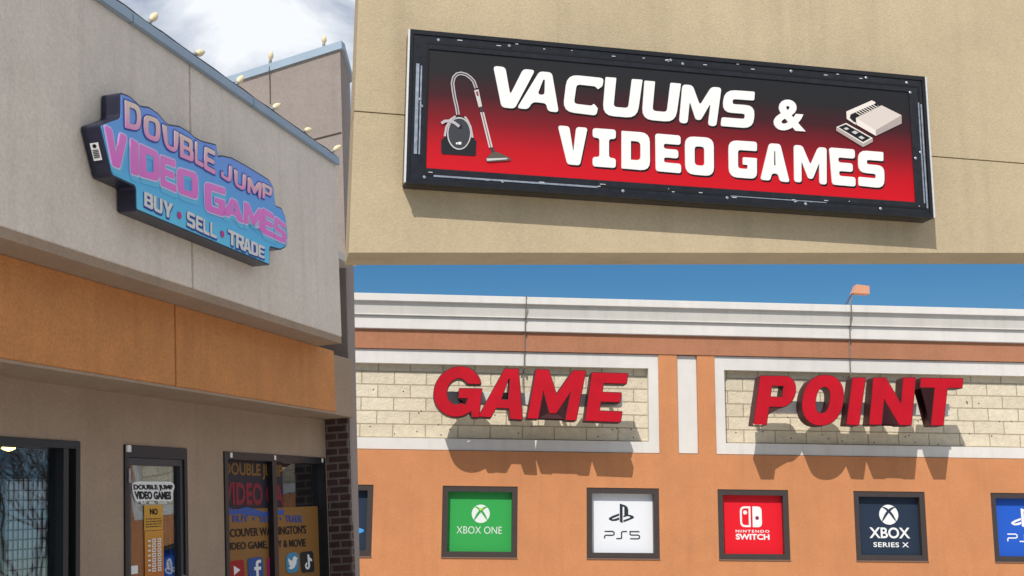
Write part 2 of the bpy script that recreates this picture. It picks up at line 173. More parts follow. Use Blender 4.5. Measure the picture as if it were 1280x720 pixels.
def offset(lp, d):
    n = len(lp); sg = 1 if area(lp) > 0 else -1; out = []
    for i in range(n):
        p, a, b = Vector(lp[i][:2]), Vector(lp[i - 1][:2]), Vector(lp[(i + 1) % n][:2])
        e1, e2 = (p - a), (b - p)
        if e1.length < 1e-6 or e2.length < 1e-6: continue
        e1.normalize(); e2.normalize(); n1, n2 = Vector((e1.y, -e1.x)) * sg, Vector((e2.y, -e2.x)) * sg
        m = n1 + n2
        if m.length < 1e-4: continue
        m.normalize(); k = min(1 / max(m.dot(n1), .3), 1.8); out.append(tuple(p + m * d * k))
    return out
def ell(cx, cy, rx, ry, n=28, a0=0, a1=2 * PI): return [(cx + rx * math.cos(a0 + (a1 - a0) * k / n), cy + ry * math.sin(a0 + (a1 - a0) * k / n)) for k in range(n)]
def sell(cx, cy, rx, ry, e=2.5, n=36):   # superellipse
    o = []
    for k in range(n):
        c, s = math.cos(2 * PI * k / n), math.sin(2 * PI * k / n)
        o.append((cx + rx * math.copysign(abs(c) ** (2 / e), c), cy + ry * math.copysign(abs(s) ** (2 / e), s)))
    return o
def stroke(path, w, closed=False):
    """thick polyline as one outline"""
    P = [Vector(p) for p in path]; L = []; Rr = []
    for i, p in enumerate(P):
        a = (p - P[i - 1]).normalized() if i else (P[1] - p).normalized(); b = (P[i + 1] - p).normalized() if i < len(P) - 1 else a
        n1, n2 = Vector((-a.y, a.x)), Vector((-b.y, b.x)); m = (n1 + n2).normalized(); k = min(1 / max(m.dot(n1), .4), 1.6)
        L.append(tuple(p + m * w / 2 * k)); Rr.append(tuple(p - m * w / 2 * k))
    return L + Rr[::-1]

def glyph(ch, tx, ty, style='block', slab=False):
    """capital letter outlines in a unit box; outer loop first, then counters"""
    mx = .5
    if ch == 'I':
        if slab:
            c0, c1 = .5 - tx * .62, .5 + tx * .62
            return [[(0, 0), (1, 0), (1, ty), (c1, ty), (c1, 1 - ty), (1, 1 - ty), (1, 1), (0, 1), (0, 1 - ty), (c0, 1 - ty), (c0, ty), (0, ty)]]
        return [[(0, 0), (1, 0), (1, 1), (0, 1)]]
    if ch == 'V': return [[(0, 1), (tx * 1.06, 1), (.5, .33), (1 - tx * 1.06, 1), (1, 1), (.5 + tx * .58, 0), (.5 - tx * .58, 0)]]
    if ch == 'A':
        h = .33 if style != 'round' else .36; k = tx * .98; a = tx * .55
        b0 = ty * 1.0; s = (.5 - a)  # left edge slope run
        def inner(z): return s * z + k  # x of the inner left leg edge at height z
        return [[(0, 0), (s, 1), (1 - s, 1), (1, 0), (1 - k, 0), (1 - inner(.20), .20), (inner(.20), .20), (k, 0)],
                [(inner(.2 + b0 * .85) + .01, .2 + b0 * .85), (1 - inner(.2 + b0 * .85) - .01, .2 + b0 * .85), (.5 + .02, .80), (.5 - .02, .80)]]
    if ch == 'D':
        return [[(0, 0, .3), (1, 0, 3.2), (1, 1, 3.2), (0, 1, .3)], [(tx, ty, .2), (1 - tx, ty, 1.7), (1 - tx, 1 - ty, 1.7), (tx, 1 - ty, .2)]]
    if ch == 'E':
        a, b = .5 - ty * .46, .5 + ty * .46
        return [[(0, 0), (1, 0), (1, ty), (tx, ty), (tx, a), (.9, a), (.9, b), (tx, b), (tx, 1 - ty), (1, 1 - ty), (1, 1), (0, 1)]]
    if ch == 'L': return [[(0, 0), (1, 0), (1, ty), (tx, ty), (tx, 1), (0, 1)]]
    if ch == 'T': return [[(.5 - tx / 2, 0), (.5 + tx / 2, 0), (.5 + tx / 2, 1 - ty), (1, 1 - ty), (1, 1), (0, 1), (0, 1 - ty), (.5 - tx / 2, 1 - ty)]]
    if ch == 'O':
        if style == 'round': return [sell(.5, .5, .5, .5, 2.25), sell(.5, .5, .5 - tx, .5 - ty, 2.35)]
        return [[(0, 0, 3), (1, 0, 3), (1, 1, 3), (0, 1, 3)], [(tx, ty, 1.2), (1 - tx, ty, 1.2), (1 - tx, 1 - ty, 1.2), (tx, 1 - ty, 1.2)]]
    if ch == 'G':
        if style == 'round':
            o = [(x, y) for x, y in ell(.5, .5, .5, .5, 40, R_(28), R_(318))]; i_ = [(x, y) for x, y in ell(.5, .5, .5 - tx, .5 - ty, 32, R_(40), R_(305))]
            return [o + [(.86, .0), (1, 0), (1, .56), (.53, .56), (.53, .56 - ty * .8), (1 - tx, .56 - ty * .8), (.5 + (.5 - tx) * .85, .24)] + i_[::-1] + [(1 - tx * 1.0, .655), (.97, .655)]]
        return [[(0, 0, 3), (1, 0, 2.2), (1, .56, .4), (.5, .56, .4), (.5, .56 - ty * .8, .4), (1 - tx, .56 - ty * .8, .4), (1 - tx, ty, .5), (tx, ty, 1), (tx, 1 - ty, 1), (1, 1 - ty, .5), (1, 1, 1.0), (0, 1, 3)]]
    if ch == 'C': return [[(0, 0, 3), (1, 0, 1.2), (1, ty * .8, .3), (.86, ty * 1.25, .3), (.80, ty, .3), (tx, ty, 1), (tx, 1 - ty, 1), (.80, 1 - ty, .3), (.9, 1 - ty * 1.3, .3), (1, 1 - ty * .9, .3), (1, 1, 1.6), (0, 1, 3)]]
    if ch == 'U': return [[(0, 0, 3), (1, 0, 3), (1, 1, .3), (1 - tx, 1, .3), (1 - tx, ty, 1), (tx, ty, 1), (tx, 1, .3), (0, 1, .3)]]
    if ch == 'J': return [[(0, 0, 2), (1, 0, 3), (1, 1, .3), (1 - tx, 1, .3), (1 - tx, ty, .8), (tx * .8, ty, .4), (tx * .8, ty * 1.9, .3), (0, ty * 1.9, .3)]]
    if ch == 'M': return [[(0, 0), (tx, 0), (tx, .58), (.5 - tx * .3, .12), (.5 + tx * .3, .12), (1 - tx, .58), (1 - tx, 0), (1, 0), (1, 1), (1 - tx * 1.15, 1), (.5, .5), (tx * 1.15, 1), (0, 1)]]
    if ch == 'N': return [[(0, 0), (tx, 0), (tx, .56), (1 - tx, 0), (1, 0), (1, 1), (1 - tx, 1), (1 - tx, .44), (tx, 1), (0, 1)]]
    if ch == 'P':
        h = .37
        if style == 'round':
            o = [(0, 0), (tx, 0), (tx, h)] + [(1 - .32 + .32 * math.cos(a), h + .315 + .315 * math.sin(a)) for a in [R_(-90 + 18 * k) for k in range(11)]] + [(0, 1)]
            r2 = .315 - ty; c = [(tx, h + ty)] + [(.68 + (.32 - tx) * 1.0 * math.cos(a), h + .315 + r2 * math.sin(a)) for a in [R_(-90 + 22.5 * k) for k in range(9)]] + [(tx, 1 - ty)]
            return [o, c]
        return [[(0, 0, .3), (tx, 0, .3), (tx, h, .3), (1, h, 2.6), (1, 1, 2.6), (0, 1, .3)], [(tx, h + ty * .85, .2), (1 - tx, h + ty * .85, 1), (1 - tx, 1 - ty, 1), (tx, 1 - ty, .2)]]
    if ch == 'R':
        h = .40
        return [[(0, 0, .3), (tx, 0, .3), (tx, h, .3), (tx + .08, h, .3), (1 - tx * 1.1, 0, .3), (1, 0, .3), (.80, h * .98, .5), (1, h * 1.12, 1.4), (1, 1, 2.4), (0, 1, .3)], [(tx, h + ty * .85, .2), (1 - tx, h + ty * .85, 1), (1 - tx, 1 - ty, 1), (tx, 1 - ty, .2)]]
    if ch == 'B':
        return [[(0, 0, .3), (1, 0, 2.4), (1, .49, 1.6), (.90, .53, .3), (.96, .57, 1.4), (.96, 1, 2.2), (0, 1, .3)],
                [(tx, ty, .2), (1 - tx, ty, 1), (1 - tx, .5 - ty * .42, 1), (tx, .5 - ty * .42, .2)], [(tx, .5 + ty * .42, .2), (.96 - tx, .5 + ty * .42, 1), (.96 - tx, 1 - ty, 1), (tx, 1 - ty, .2)]]
    if ch == 'S':
        a, b = .5 - ty * .5, .5 + ty * .5
        return [[(0, 0, .5), (1, 0, 3), (1, b, 2.6), (tx, b, .7), (tx, 1 - ty, .7), (.97, 1 - ty, .5), (.97, 1, .5), (0, 1, 3), (0, a, 2.6), (1 - tx, a, .7), (1 - tx, ty, .7), (0, ty, .5)]]
    if ch == 'Y': return [[(.5 - tx / 2, 0), (.5 + tx / 2, 0), (.5 + tx / 2, .38), (1, 1), (1 - tx * 1.15, 1), (.5, .60), (tx * 1.15, 1), (0, 1), (.5 - tx / 2, .38)]]
    raise KeyError(ch)
def letter_loops(ch, q, tx, ty, r, style='block', slab=False):
    return [rounded([(*lerp2(q, p[0], p[1]), *(p[2:] if len(p) > 2 else ())) for p in lp], r) for lp in glyph(ch, tx, ty, style, slab)]

# ---------------------------------------------------------------- objects
OFF = {}
def thing(name, label, cat, fr, loc=(0, 0, 0), group=None, kind=None):
    o = bpy.data.objects.new(name, None); COL.objects.link(o)
    o.matrix_world = fr @ Matrix.Translation(Vector(loc)); o.empty_display_size = .2
    o['label'] = label; o['category'] = cat
    if group: o['group'] = group
    if kind: o['kind'] = kind
    OFF[o.name] = Vector(loc); return o
def part(name, mb, m, parent, smooth=False, label=None, rec=True):
    off = OFF[parent.name]; me = bpy.data.meshes.new(name)
    me.from_pydata([tuple(Vector(v) - off) for v in mb.v], [], mb.f); me.update()
    bm = bmesh.new(); bm.from_mesh(me); bmesh.ops.remove_doubles(bm, verts=bm.verts[:], dist=2e-5)
    if rec: bmesh.ops.recalc_face_normals(bm, faces=bm.faces[:])
    bm.to_mesh(me); bm.free()
    if smooth:
        me.polygons.foreach_set('use_smooth', [True] * len(me.polygons)); me.set_sharp_from_angle(angle=R_(38))
    me.materials.append(m); o = bpy.data.objects.new(name, me); COL.objects.link(o); o.parent = parent
    OFF[o.name] = off
    if label: o['label'] = label
    return o
def solo(name, mb, m, fr, loc, label, cat, group=None, kind=None, smooth=False):
    off = Vector(loc); me = bpy.data.meshes.new(name); me.from_pydata([tuple(Vector(v) - off) for v in mb.v], [], mb.f); me.update()
    bm = bmesh.new(); bm.from_mesh(me); bmesh.ops.recalc_face_normals(bm, faces=bm.faces[:]); bm.to_mesh(me); bm.free()
    if smooth: me.polygons.foreach_set('use_smooth', [True] * len(me.polygons)); me.set_sharp_from_angle(angle=R_(38))
    me.materials.append(m); o = bpy.data.objects.new(name, me); COL.objects.link(o); o.matrix_world = fr @ Matrix.Translation(off)
    if label: o['label'] = label
    if cat: o['category'] = cat
    if group: o['group'] = group
    if kind: o['kind'] = kind
    return o
def ring(mb, x0, x1, z0, z1, t, y0, y1, tt=None, tb=None):
    tt = tt if tt is not None else t; tb = tb if tb is not None else t
    return mb.fill([[(x0, z0), (x1, z0), (x1, z1), (x0, z1)], [(x0 + t, z0 + tb), (x1 - t, z0 + tb), (x1 - t, z1 - tt), (x0 + t, z1 - tt)]], y0, y1)

M = dict(
    tan=mat('tan_stucco', (.80, .705, .61), .9, var=.07, vscale=1.6, bump=.5, bscale=70, stain=.18, grain=0.14, gscale=38),
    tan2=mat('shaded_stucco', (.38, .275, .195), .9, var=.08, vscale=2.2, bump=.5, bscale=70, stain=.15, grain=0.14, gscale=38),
    towerm=mat('tower_stucco_shaded', (.30, .25, .225), .9, var=.07, vscale=2, bump=.5, bscale=70, stain=.12, grain=0.14, gscale=30),
    orange=mat('orange_stucco', (.64, .265, .085), .9, var=.10, vscale=3, bump=.6, bscale=60, stain=.2, grain=0.2, gscale=38),
    coping=mat('coping_metal', (.34, .42, .50), .45, .35, var=.05, vscale=4),
    dark=mat('dark_metal', (.018, .019, .022), .4, .3),
    bronze=mat('bronze_frame', (.062, .048, .045), .45, .3, var=.12, vscale=9),
    black=mat('black_sign_metal', (.014, .013, .014), .32, .2, var=.25, vscale=14),
    silver=mat('scuffed_aluminium', (.42, .44, .48), .35, .7, var=.3, vscale=30),
    bright=mat('sunlit_lip_and_chip_metal', (.75, .74, .72), .4, .4, var=.1, vscale=40),
    khaki=mat('khaki_stucco', (.49, .392, .252), .92, var=.09, vscale=1.6, bump=.3, bscale=110, stain=.2, grain=0.12, gscale=70),
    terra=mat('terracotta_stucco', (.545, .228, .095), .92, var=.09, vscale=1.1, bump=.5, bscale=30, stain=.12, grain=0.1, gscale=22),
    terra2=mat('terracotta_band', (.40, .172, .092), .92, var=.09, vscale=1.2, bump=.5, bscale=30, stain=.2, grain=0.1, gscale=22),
    white=mat('white_trim', (.66, .635, .60), .8, var=.05, vscale=2, bump=.2, bscale=40, stain=.14),
    grey=mat('cornice_shade_grey', (.58, .56, .52), .8, var=.05, vscale=2, bump=.2, bscale=40, stain=.15),
    block=brick('cream_block', (.72, .635, .485), (.62, .54, .40), (.38, .31, .215), .70, .285, .011, bump=.9, off=.5),
    rbrick=brick('dark_red_brick', (.055, .028, .026), (.085, .042, .036), (.17, .14, .13), .26, .094, .012),
    red=mat('red_acrylic', (.46, .002, .013), .45, var=.12, vscale=3, spec=.25),
    maroon=mat('dark_red_edge', (.055, .008, .010), .5),
    letwhite=mat('white_vinyl', (.80, .79, .77), .5, var=.04, vscale=20),
    glass=glass('shop_glass', .07),
    room=mat('dark_interior', (.06, .06, .065), .9, var=.2, vscale=2),
    asphalt=mat('asphalt', (.055, .055, .056), .9, var=.2, vscale=1.5, bump=.5, bscale=90),
    lot=mat('pale_bounce_paving', (.43, .405, .37), .9, var=.12, vscale=.8, bump=.3, bscale=60),
    concrete=mat('concrete', (.42, .40, .37), .9, var=.08, vscale=1.5, bump=.3, bscale=60, stain=.1),
    bulb=mat('clear_amber_bulb', (.80, .66, .42), .15), cable=mat('cable', (.05, .045, .04), .7),
    hole=mat('anchor_hole', (.05, .04, .03), .9),
)
def flat(name, c, r=.55): return mat(name, c, r, spec=.2)
BLK = flat('print_black', (.012, .012, .014)); WHT = flat('print_white', (.80, .80, .80))

# ================================================================= setting
def sheet(name, x0, x1, y0, y1, z, m):
    me = bpy.data.meshes.new(name); me.from_pydata([(x0, y0, z), (x1, y0, z), (x1, y1, z), (x0, y1, z)], [], [(0, 1, 2, 3)]); me.materials.append(m)
    o = bpy.data.objects.new(name, me); COL.objects.link(o); o['kind'] = 'structure'; return o
sheet('ground', -700, 700, -500, 900, 0, M['lot'])  # unseen paving, made pale to bounce sunlight onto the left shop
solo('pavement', MB().box(-9.2, 3.2, -1.6, 1.2, -2.45, -2.26, .02), M['concrete'], F_LEFT, (0, 0, 0), None, None, kind='structure')
solo('kerb_pavement', MB().box(-12, 12, -3.2, .2, -1.9, -1.50, .02), M['concrete'], F_BACK, (0, 0, 0), None, None, kind='structure')

# ================================================================= shop building at the left
gz = -2.6
bl = thing('shop_building', 'tan stucco shop building with orange band over a shaded recessed shopfront', 'building', F_LEFT, (-3.4, 1.2, -2.4), kind='thing')
# upper wall: two panels either side of a joint
w_ = MB()
w_.box(-9.5, -2.205, 0, .30, 1.20, 3.23, .006); w_.box(-2.185, 1.24, 0, .30, 1.20, 3.23, .006); w_.box(-9.4, 1.20, .03, .29, 1.24, 3.2)
part('wall', w_, M['tan'], bl)
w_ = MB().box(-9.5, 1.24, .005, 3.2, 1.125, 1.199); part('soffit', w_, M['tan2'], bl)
cp = MB(); cp.box(-9.52, -3.2, -.045, .36, 3.225, 3.318, .006); cp.box(-3.195, -1.0, -.045, .36, 3.225, 3.318, .006); cp.box(-.995, 1.262, -.045, .36, 3.225, 3.318, .006)
part('coping', cp, M['coping'], bl)
ob = MB(); ob.box(-9.5, -1.972, .30, .42, .40, 1.124, .006); ob.box(-1.956, 1.735, .30, .42, .40, 1.124, .006); ob.box(-9.4, 1.7, .33, .41, .43, 1.12)
part('orange_band', ob, M['orange'], bl, label='orange stucco band under the tan wall')
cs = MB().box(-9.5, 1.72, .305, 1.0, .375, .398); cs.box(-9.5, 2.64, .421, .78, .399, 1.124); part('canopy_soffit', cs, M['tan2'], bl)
# shopfront wall with openings
sw = MB(); 
W1 = (-5.6, -2.645, -2.2, -.066); DR = (-1.985, -.89, -2.5, -.068); W2 = (-.13, 2.545, -2.0, -.074)
sw.fill([[(-9.5, -2.7), (2.64, -2.7), (2.64, .40), (-9.5, .40)]] + [[(a, c), (b, c), (b, d), (a, d)] for a, b, c, d in (W1, DR, W2)], .80, .98)
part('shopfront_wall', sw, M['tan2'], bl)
rm = MB()
rm.box(-9.4, 2.6, 4.2, 4.3, -2.6, 1.0); rm.box(-9.45, -9.4, .99, 4.2, -2.6, 1.0); rm.box(2.54, 2.59, .99, 4.2, -2.6, 1.0); rm.box(-9.4, 2.58, .99, 4.2, .6, .7); rm.box(-9.4, 2.58, .99, 4.2, -2.45, -2.4)
part('room', rm, M['room'], bl)
rf = MB().box(-9.5, 2.6, .31, 9, 2.3, 2.4); part('roof', rf, M['grey'], bl)
# end block behind the wall
tw = MB()
plan = [(2.65, .425), (2.72, .425), (3.7, .70), (3.7, 5.0), (2.65, 5.0)]
planb = [(2.65, .53), (2.72, .53), (3.7, .86), (3.7, 5.0), (2.65, 5.0)]
top = lambda y: 5.25 - (y - .45) * .155
tw.add([(x, y, -2.8) for x, y in planb] + [(x, y, top(y)) for x, y in plan], [(4, 3, 2, 1, 0), (5, 6, 7, 8, 9)] + [(i, (i + 1) % 5, (i + 1) % 5 + 5, i + 5) for i in range(5)])
to = part('end_block', tw, M['towerm'], bl)  # tan stucco darkened: the block's shade is put into its colour
jt = MB().quad([(2.647, .45, 4.120), (2.647, 2.2, 3.93), (2.647, 2.2, 3.905), (2.647, .45, 4.095)]); part('joint', jt, M['hole'], to, rec=False)
tc_ = MB(); plan2 = [(2.62, .39), (2.735, .39), (3.74, .665), (3.74, 5.05), (2.62, 5.05)]
tc_.add([(x, y, top(y) - .005) for x, y in plan2] + [(x, y, top(y) + .10) for x, y in plan2], [(4, 3, 2, 1, 0), (5, 6, 7, 8, 9)] + [(i, (i + 1) % 5, (i + 1) % 5 + 5, i + 5) for i in range(5)])
part('coping', tc_, M['coping'], to)
bk = MB(); plan3 = [(2.60, .47), (2.70, .47), (3.6, 1.45), (3.6, 1.6), (2.60, 1.6)]
def slab(mb, pl, z0, z1): mb.add([(x, y, z0) for x, y in pl] + [(x, y, z1) for x, y in pl], [(4, 3, 2, 1, 0), (5, 6, 7, 8, 9)] + [(i, (i + 1) % 5, (i + 1) % 5 + 5, i + 5) for i in range(5)])
slab(bk, [(2.60, .505), (2.68, .505), (3.6, .81), (3.6, 1.6), (2.60, 1.6)], -2.7, .46); part('brick_pier', bk, M['rbrick'], bl)
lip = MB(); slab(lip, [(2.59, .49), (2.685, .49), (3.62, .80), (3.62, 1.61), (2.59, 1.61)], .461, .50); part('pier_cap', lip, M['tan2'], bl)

def window(nm, b, muls, parent, ft=.075):
    x0, x1, z0, z1 = b; f = MB(); ring(f, x0 + .004, x1 - .004, z0, z1 - .004, ft, .80 - .015, .93)
    w = part(nm, f, M['dark'], parent)
    for a, c in muls: part('mullion', MB().box(a, c, .792, .925, z0 + ft, z1 - ft), M['dark'], w)
    part('pane', MB().box(x0 + ft, x1 - ft, .862, .868, z0 + ft, z1 - ft), M['glass'], w); return w
win1 = window('window', W1, [(-2.868, -2.80)], bl, .06)
win2 = window('window', W2, [(1.02, 1.125)], bl)
# window print of the right-hand window, outside the pane; colours darkened to stand for dim glass
yb = .8545
bg = MB().rect(-.06, 2.42, -2.0, -.66, yb + .004, yb + .006)
part('vinyl_print', bg, grad('print_navy_to_amber', 0, 1, [(0, (.25, .12, .03)), (1, (.25, .12, .03))]), win2)
vp = win2.children[-1]
def printed(name, fn, m, parent): 
    mb = MB(); fn(mb); return part(name, mb, m, parent)
AMB = flat('print_amber', (.46, .22, .03)); NAV = flat('print_navy', (.02, .018, .03)); CRIM = flat('print_crimson', (.20, .016, .03)); GOLD = flat('print_gold', (.62, .33, .05)); DGOLD = flat('print_dull_gold', (.20, .10, .02)); ROY = flat('print_royal', (.04, .09, .34))
ORN = flat('print_orange', (.50, .15, .03))
printed('print_header', lambda mb: mb.rect(-.05, 1.43, -.66, -.15, yb + .002, yb + .0035), NAV, win2)
printed('print_edge', lambda mb: mb.fill([[(-.05, -.60), (.2, -.67), (.5, -.64), (.9, -.70), (1.43, -.68), (1.43, -.74), (.8, -.75), (.3, -.71), (-.05, -.72)]], yb + .0005, yb + .0015), ROY, win2)
printed('lettering', lambda mb: words(mb, 'DOUBLE JUMP', [(-.02, -.175), (1.42, -.18), (1.43, -.355), (-.02, -.345)], yb - .002, yb, .03), DGOLD, win2)
printed('lettering', lambda mb: words(mb, 'VIDEO GA', [(-.05, -.375), (1.42, -.395), (1.43, -.64), (-.05, -.615)], yb - .002, yb, .04), CRIM, win2)
def field(q, a, b): return [lerp2(q, a, 1), lerp2(q, b, 1), lerp2(q, b, 0), lerp2(q, a, 0)]
for tx_, a, b in (('BUY', 0, .21), ('SELL', .36, .60), ('TRADE', .74, 1)):
    part('lettering', words(MB(), tx_, field(D['L_w2']['buy'], a, b), yb - .002, yb, .02), ROY, win2)
for u in (.28, .67): part('dot', MB().fill([ell(*lerp2(D['L_w2']['buy'], u, .5), .022, .018, 12)], yb - .002, yb), ROY, win2)
printed('lettering', lambda mb: words(mb, "NCOUVER WASHINGTON'S", D['L_w2']['van'], yb - .002, yb, .015), BLK, win2)
printed('lettering', lambda mb: words(mb, 'VIDEO GAME, TOY & MOVIE', D['L_w2']['vgt'], yb - .002, yb, .015), BLK, win2)
def badge(name, q, m, glyphs, rr=.05):
    lp = rounded(q, rr); p = part(name, MB().fill([lp], yb - .002, yb), m, win2)
    for ls, mm in glyphs: part(name + '_mark', MB().fill([[lerp2(q, *c) for c in l] for l in ls], yb - .005, yb - .0025), mm, win2)
badge('icon', D['L_w2']['yt'], flat('icon_red', (.34, .010, .012)), [([[(.38, .25), (.74, .5), (.38, .75)]], WHT)])
badge('icon', D['L_w2']['fb'], flat('icon_blue', (.025, .08, .28)), [([[(.50, 0), (.66, 0), (.66, .40), (.82, .40), (.85, .56), (.66, .56), (.66, .68), (.72, .74), (.86, .74), (.86, .88), (.66, .88), (.52, .80), (.50, .68), (.50, .56), (.38, .56), (.38, .40), (.50, .40)]], WHT)])
badge('icon', D['L_w2']['ig'], flat('icon_pink', (.45, .03, .16)), [([ell(.5, .5, .26, .26), ell(.5, .5, .17, .17)], WHT)])
badge('icon', rq(1.446, 1.80, -1.40, -1.175), flat('icon_sky', (.05, .25, .42)), [([[(.15, .25), (.38, .18), (.62, .24), (.78, .42), (.82, .62), (.92, .70), (.82, .72), (.74, .80), (.60, .80), (.50, .70), (.50, .60), (.34, .64), (.18, .76), (.16, .60), (.24, .50), (.18, .46), (.30, .38), (.28, .32)]], WHT)], .12)
badge('icon', D['L_w2']['tk'], flat('icon_black', (.02, .02, .024)), [([[(.52, .85), (.64, .85), (.68, .70), (.84, .62), (.84, .50), (.66, .56), (.66, .30), (.56, .16), (.40, .14), (.28, .24), (.28, .38), (.42, .50), (.46, .38), (.38, .34), (.38, .26), (.48, .25), (.52, .32)]], WHT)])
for x in (.0, 1.06, 2.42): part('alarm_contact', MB().box(x, x + .05, .784, .80, -.135, -.085), M['letwhite'], win2)
# door
x0, x1, z0, z1 = DR
f = MB(); ring(f, x0 + .004, x1 - .004, z0, z1 - .004, .055, .785, .93, tt=.105); dr = part('door', f, M['dark'], bl)
f = MB(); ring(f, x0 + .062, x1 - .062, z0 + .08, z1 - .112, .055, .80, .86, tt=.06); part('leaf', f, mat('door_leaf', (.04, .043, .05), .4, .3), dr)
part('pane', MB().box(x0 + .117, x1 - .117, .835, .841, z0 + .08, z1 - .172), M['glass'], dr)
part('handle', MB().tube([(x1 - .10, .80, -1.25), (x1 - .10, .75, -1.27), (x1 - .10, .75, -1.55), (x1 - .10, .80, -1.57)], .012), M['silver'], dr, smooth=True)
part('hinge', MB().box(x0 + .05, x0 + .075, .775, .80, -.40, -.28), M['silver'], dr)
part('sensor', MB().box(x0 + .01, x0 + .075, .765, .785, -.135, -.075, .004), M['letwhite'], dr)
yd = .822
stk = MB(); d_ = D['L_door']
stk.fill([rounded([(-1.80, -.40), (-1.70, -.385), (-1.10, -.385), (-1.05, -.43), (-1.09, -.475), (-1.10, -.57), (-1.50, -.555), (-1.74, -.565), (-1.79, -.48)], .03)], yd + .008, yd + .010)
part('sticker', stk, WHT, dr)
printed('lettering', lambda mb: words(mb, 'DOUBLE JUMP', d_['dbl'], yd + .004, yd + .006, .04), BLK, dr)
printed('lettering', lambda mb: words(mb, 'VIDEO GAMES', d_['vid'], yd + .004, yd + .006, .045), BLK, dr)
printed('lettering', lambda mb: words(mb, 'BUY · SELL · TRADE', d_['buy'], yd + .004, yd + .006, .03), WHT, dr)
printed('notice', lambda mb: mb.rect(-1.60, -1.28, -.818, -.597, yd + .008, yd + .010), GOLD, dr)
printed('lettering', lambda mb: words(mb, 'NO', d_['no_t'], yd + .004, yd + .006, .03), BLK, dr)
def lines(mb):
    for k in range(4):
        z = -.715 - k * .023
        for a in range(9): mb.rect(-1.575 + a * .031, -1.575 + a * .031 + random.uniform(.012, .026), z - .008, z, yd + .004, yd + .006)
printed('small_print', lines, BLK, dr)
printed('hours_notice', lambda mb: mb.rect(-1.595, -1.27, -1.6, -.826, yd + .008, yd + .010), grad('print_orange_fade', -1.6 + 2.4, -.82 + 2.4, [(0, (.42, .05, .015)), (1, (.60, .28, .04))]), dr)
for k in range(7):
    for c in (0, 1):
        z = -.895 - k * .043; x = -1.475 + c * .095
        part('hours_box', ring(MB(), x, x + .06, z - .034, z, .010, yd + .004, yd + .006), WHT, dr)
    part('day_mark', MB().rect(-1.545, -1.50, -.92 - k * .043, -.905 - k * .043, yd + .004, yd + .006), WHT, dr)
printed('small_sticker', lambda mb: mb.rect(-1.83, -1.71, -1.185, -1.115, yd + .008, yd + .010), WHT, dr)
# inside the left window
g = thing('display_panel', 'white slatted display panel under a black wire grid in the left window', 'display panel', F_LEFT, (-2.7, 1.2, -2.4))
part('board', MB().box(-3.36, -2.875, .945, .96, -2.39, -.37), mat('board_white', (.78, .79, .82), .6, var=.08, vscale=5), g)
gr = MB()
for k in range(9): x = -3.36 + k * .0595; gr.box(x, x + .009, .928, .936, -2.39, -.365)
for k in range(26): z = -.375 - k * .0745; gr.box(-3.36, -2.875, .936, .944, z - .009, z)
part('wire_grid', gr, M['dark'], g)
lt = thing('ceiling_lamp', 'small yellow lit lamp hanging inside the left window', 'lamp', F_LEFT, (-2.6, 1.5, .6))
part('rod', MB().tube([(-2.86, 1.3, .6), (-2.86, 1.3, -.03)], .006), M['dark'], lt)
em, n_, l_, p_ = nt('lamp_glow'); p_.inputs['Emission Color'].default_value = (1, .62, .15, 1); p_.inputs['Emission Strength'].default_value = 12; p_.inputs['Base Color'].default_value = (.8, .6, .2, 1)
part('lamp_shade', MB().lathe([(.02, 0), (.055, -.025), (.05, -.05), (.015, -.065)], (-2.86, 1.3, -.05)), em, lt, smooth=True)

# ---- contoured box sign on the tan wall
sg = thing('contour_sign', 'blue contour shop sign with pink lettering and dark sides on the tan wall', 'sign', F_LEFT, (-2.2, 0, 1.5))
ol = D['L_outline']; o2 = rounded(ol, .03)
part('sign_box', MB().fill([o2], -.166, -.012), mat('sign_side_navy', (.018, .020, .045), .35, var=.2, vscale=6), sg)
fo = offset(o2, -.014)
part('sign_face', MB().fill([fo], -.170, -.1665), grad('print_blue_fade', 1.6 - 1.5, 2.5 - 1.5, [(0, (.16, .68, .95)), (.35, (.13, .50, .92)), (1, (.22, .36, .88))], .4), sg)
def zmid(q): return sum(p[1] for p in q) / 4
PINK = grad('print_pink', 1.85 - 1.5, 2.35 - 1.5, [(0, (.86, .20, .66)), (1, (.92, .30, .76))], .4)
CREAM = grad('print_cream_pink', 2.18 - 1.5, 2.46 - 1.5, [(0, (.88, .26, .62)), (.45, (.92, .50, .62)), (1, (.93, .80, .60))], .4)
LBLUE = flat('print_light_blue', (.18, .62, .90)); DBLUE = flat('print_deep_blue', (.05, .10, .42)); PALE = flat('print_pale_lilac', (.72, .66, .92)); SKY = flat('print_sky', (.16, .58, .88))
wordsets = [('L_double', CREAM, .27, .20, .030, .012, .024), ('L_video', PINK, .30, .21, .022, .014, .034)]
for key, m, tx, ty, r, o1, o3 in wordsets:
    for ch, q in D[key]:
        q = [lerp2(q, .5 + (u - .5) * .95, v) for u, v in ((0, 1), (1, 1), (1, 0), (0, 0))]
        lps = letter_loops(ch, q, {'I': .4, 'M': .2, 'E': tx * .92}.get(ch, tx), ty, r)
        lt_ = part('letter', MB().fill(lps, -.180, -.1765), m, sg)
        off = [offset(lps[0], o1)] + [offset(h, -.006) for h in lps[1:]]
        part('letter_outline', MB().fill([offset(lps[0], o1)] + [offset(h, -.003) for h in lps[1:]], -.1762, -.1742), PALE if key == 'L_video' else DBLUE, lt_)
        if key == 'L_video':
            sh = [[(x + .016, z - .034) for x, z in lp] for lp in [offset(lps[0], o3 * .55)] + lps[1:]]
            part('letter_shadow', MB().fill(sh, -.1738, -.1722), SKY, lt_)
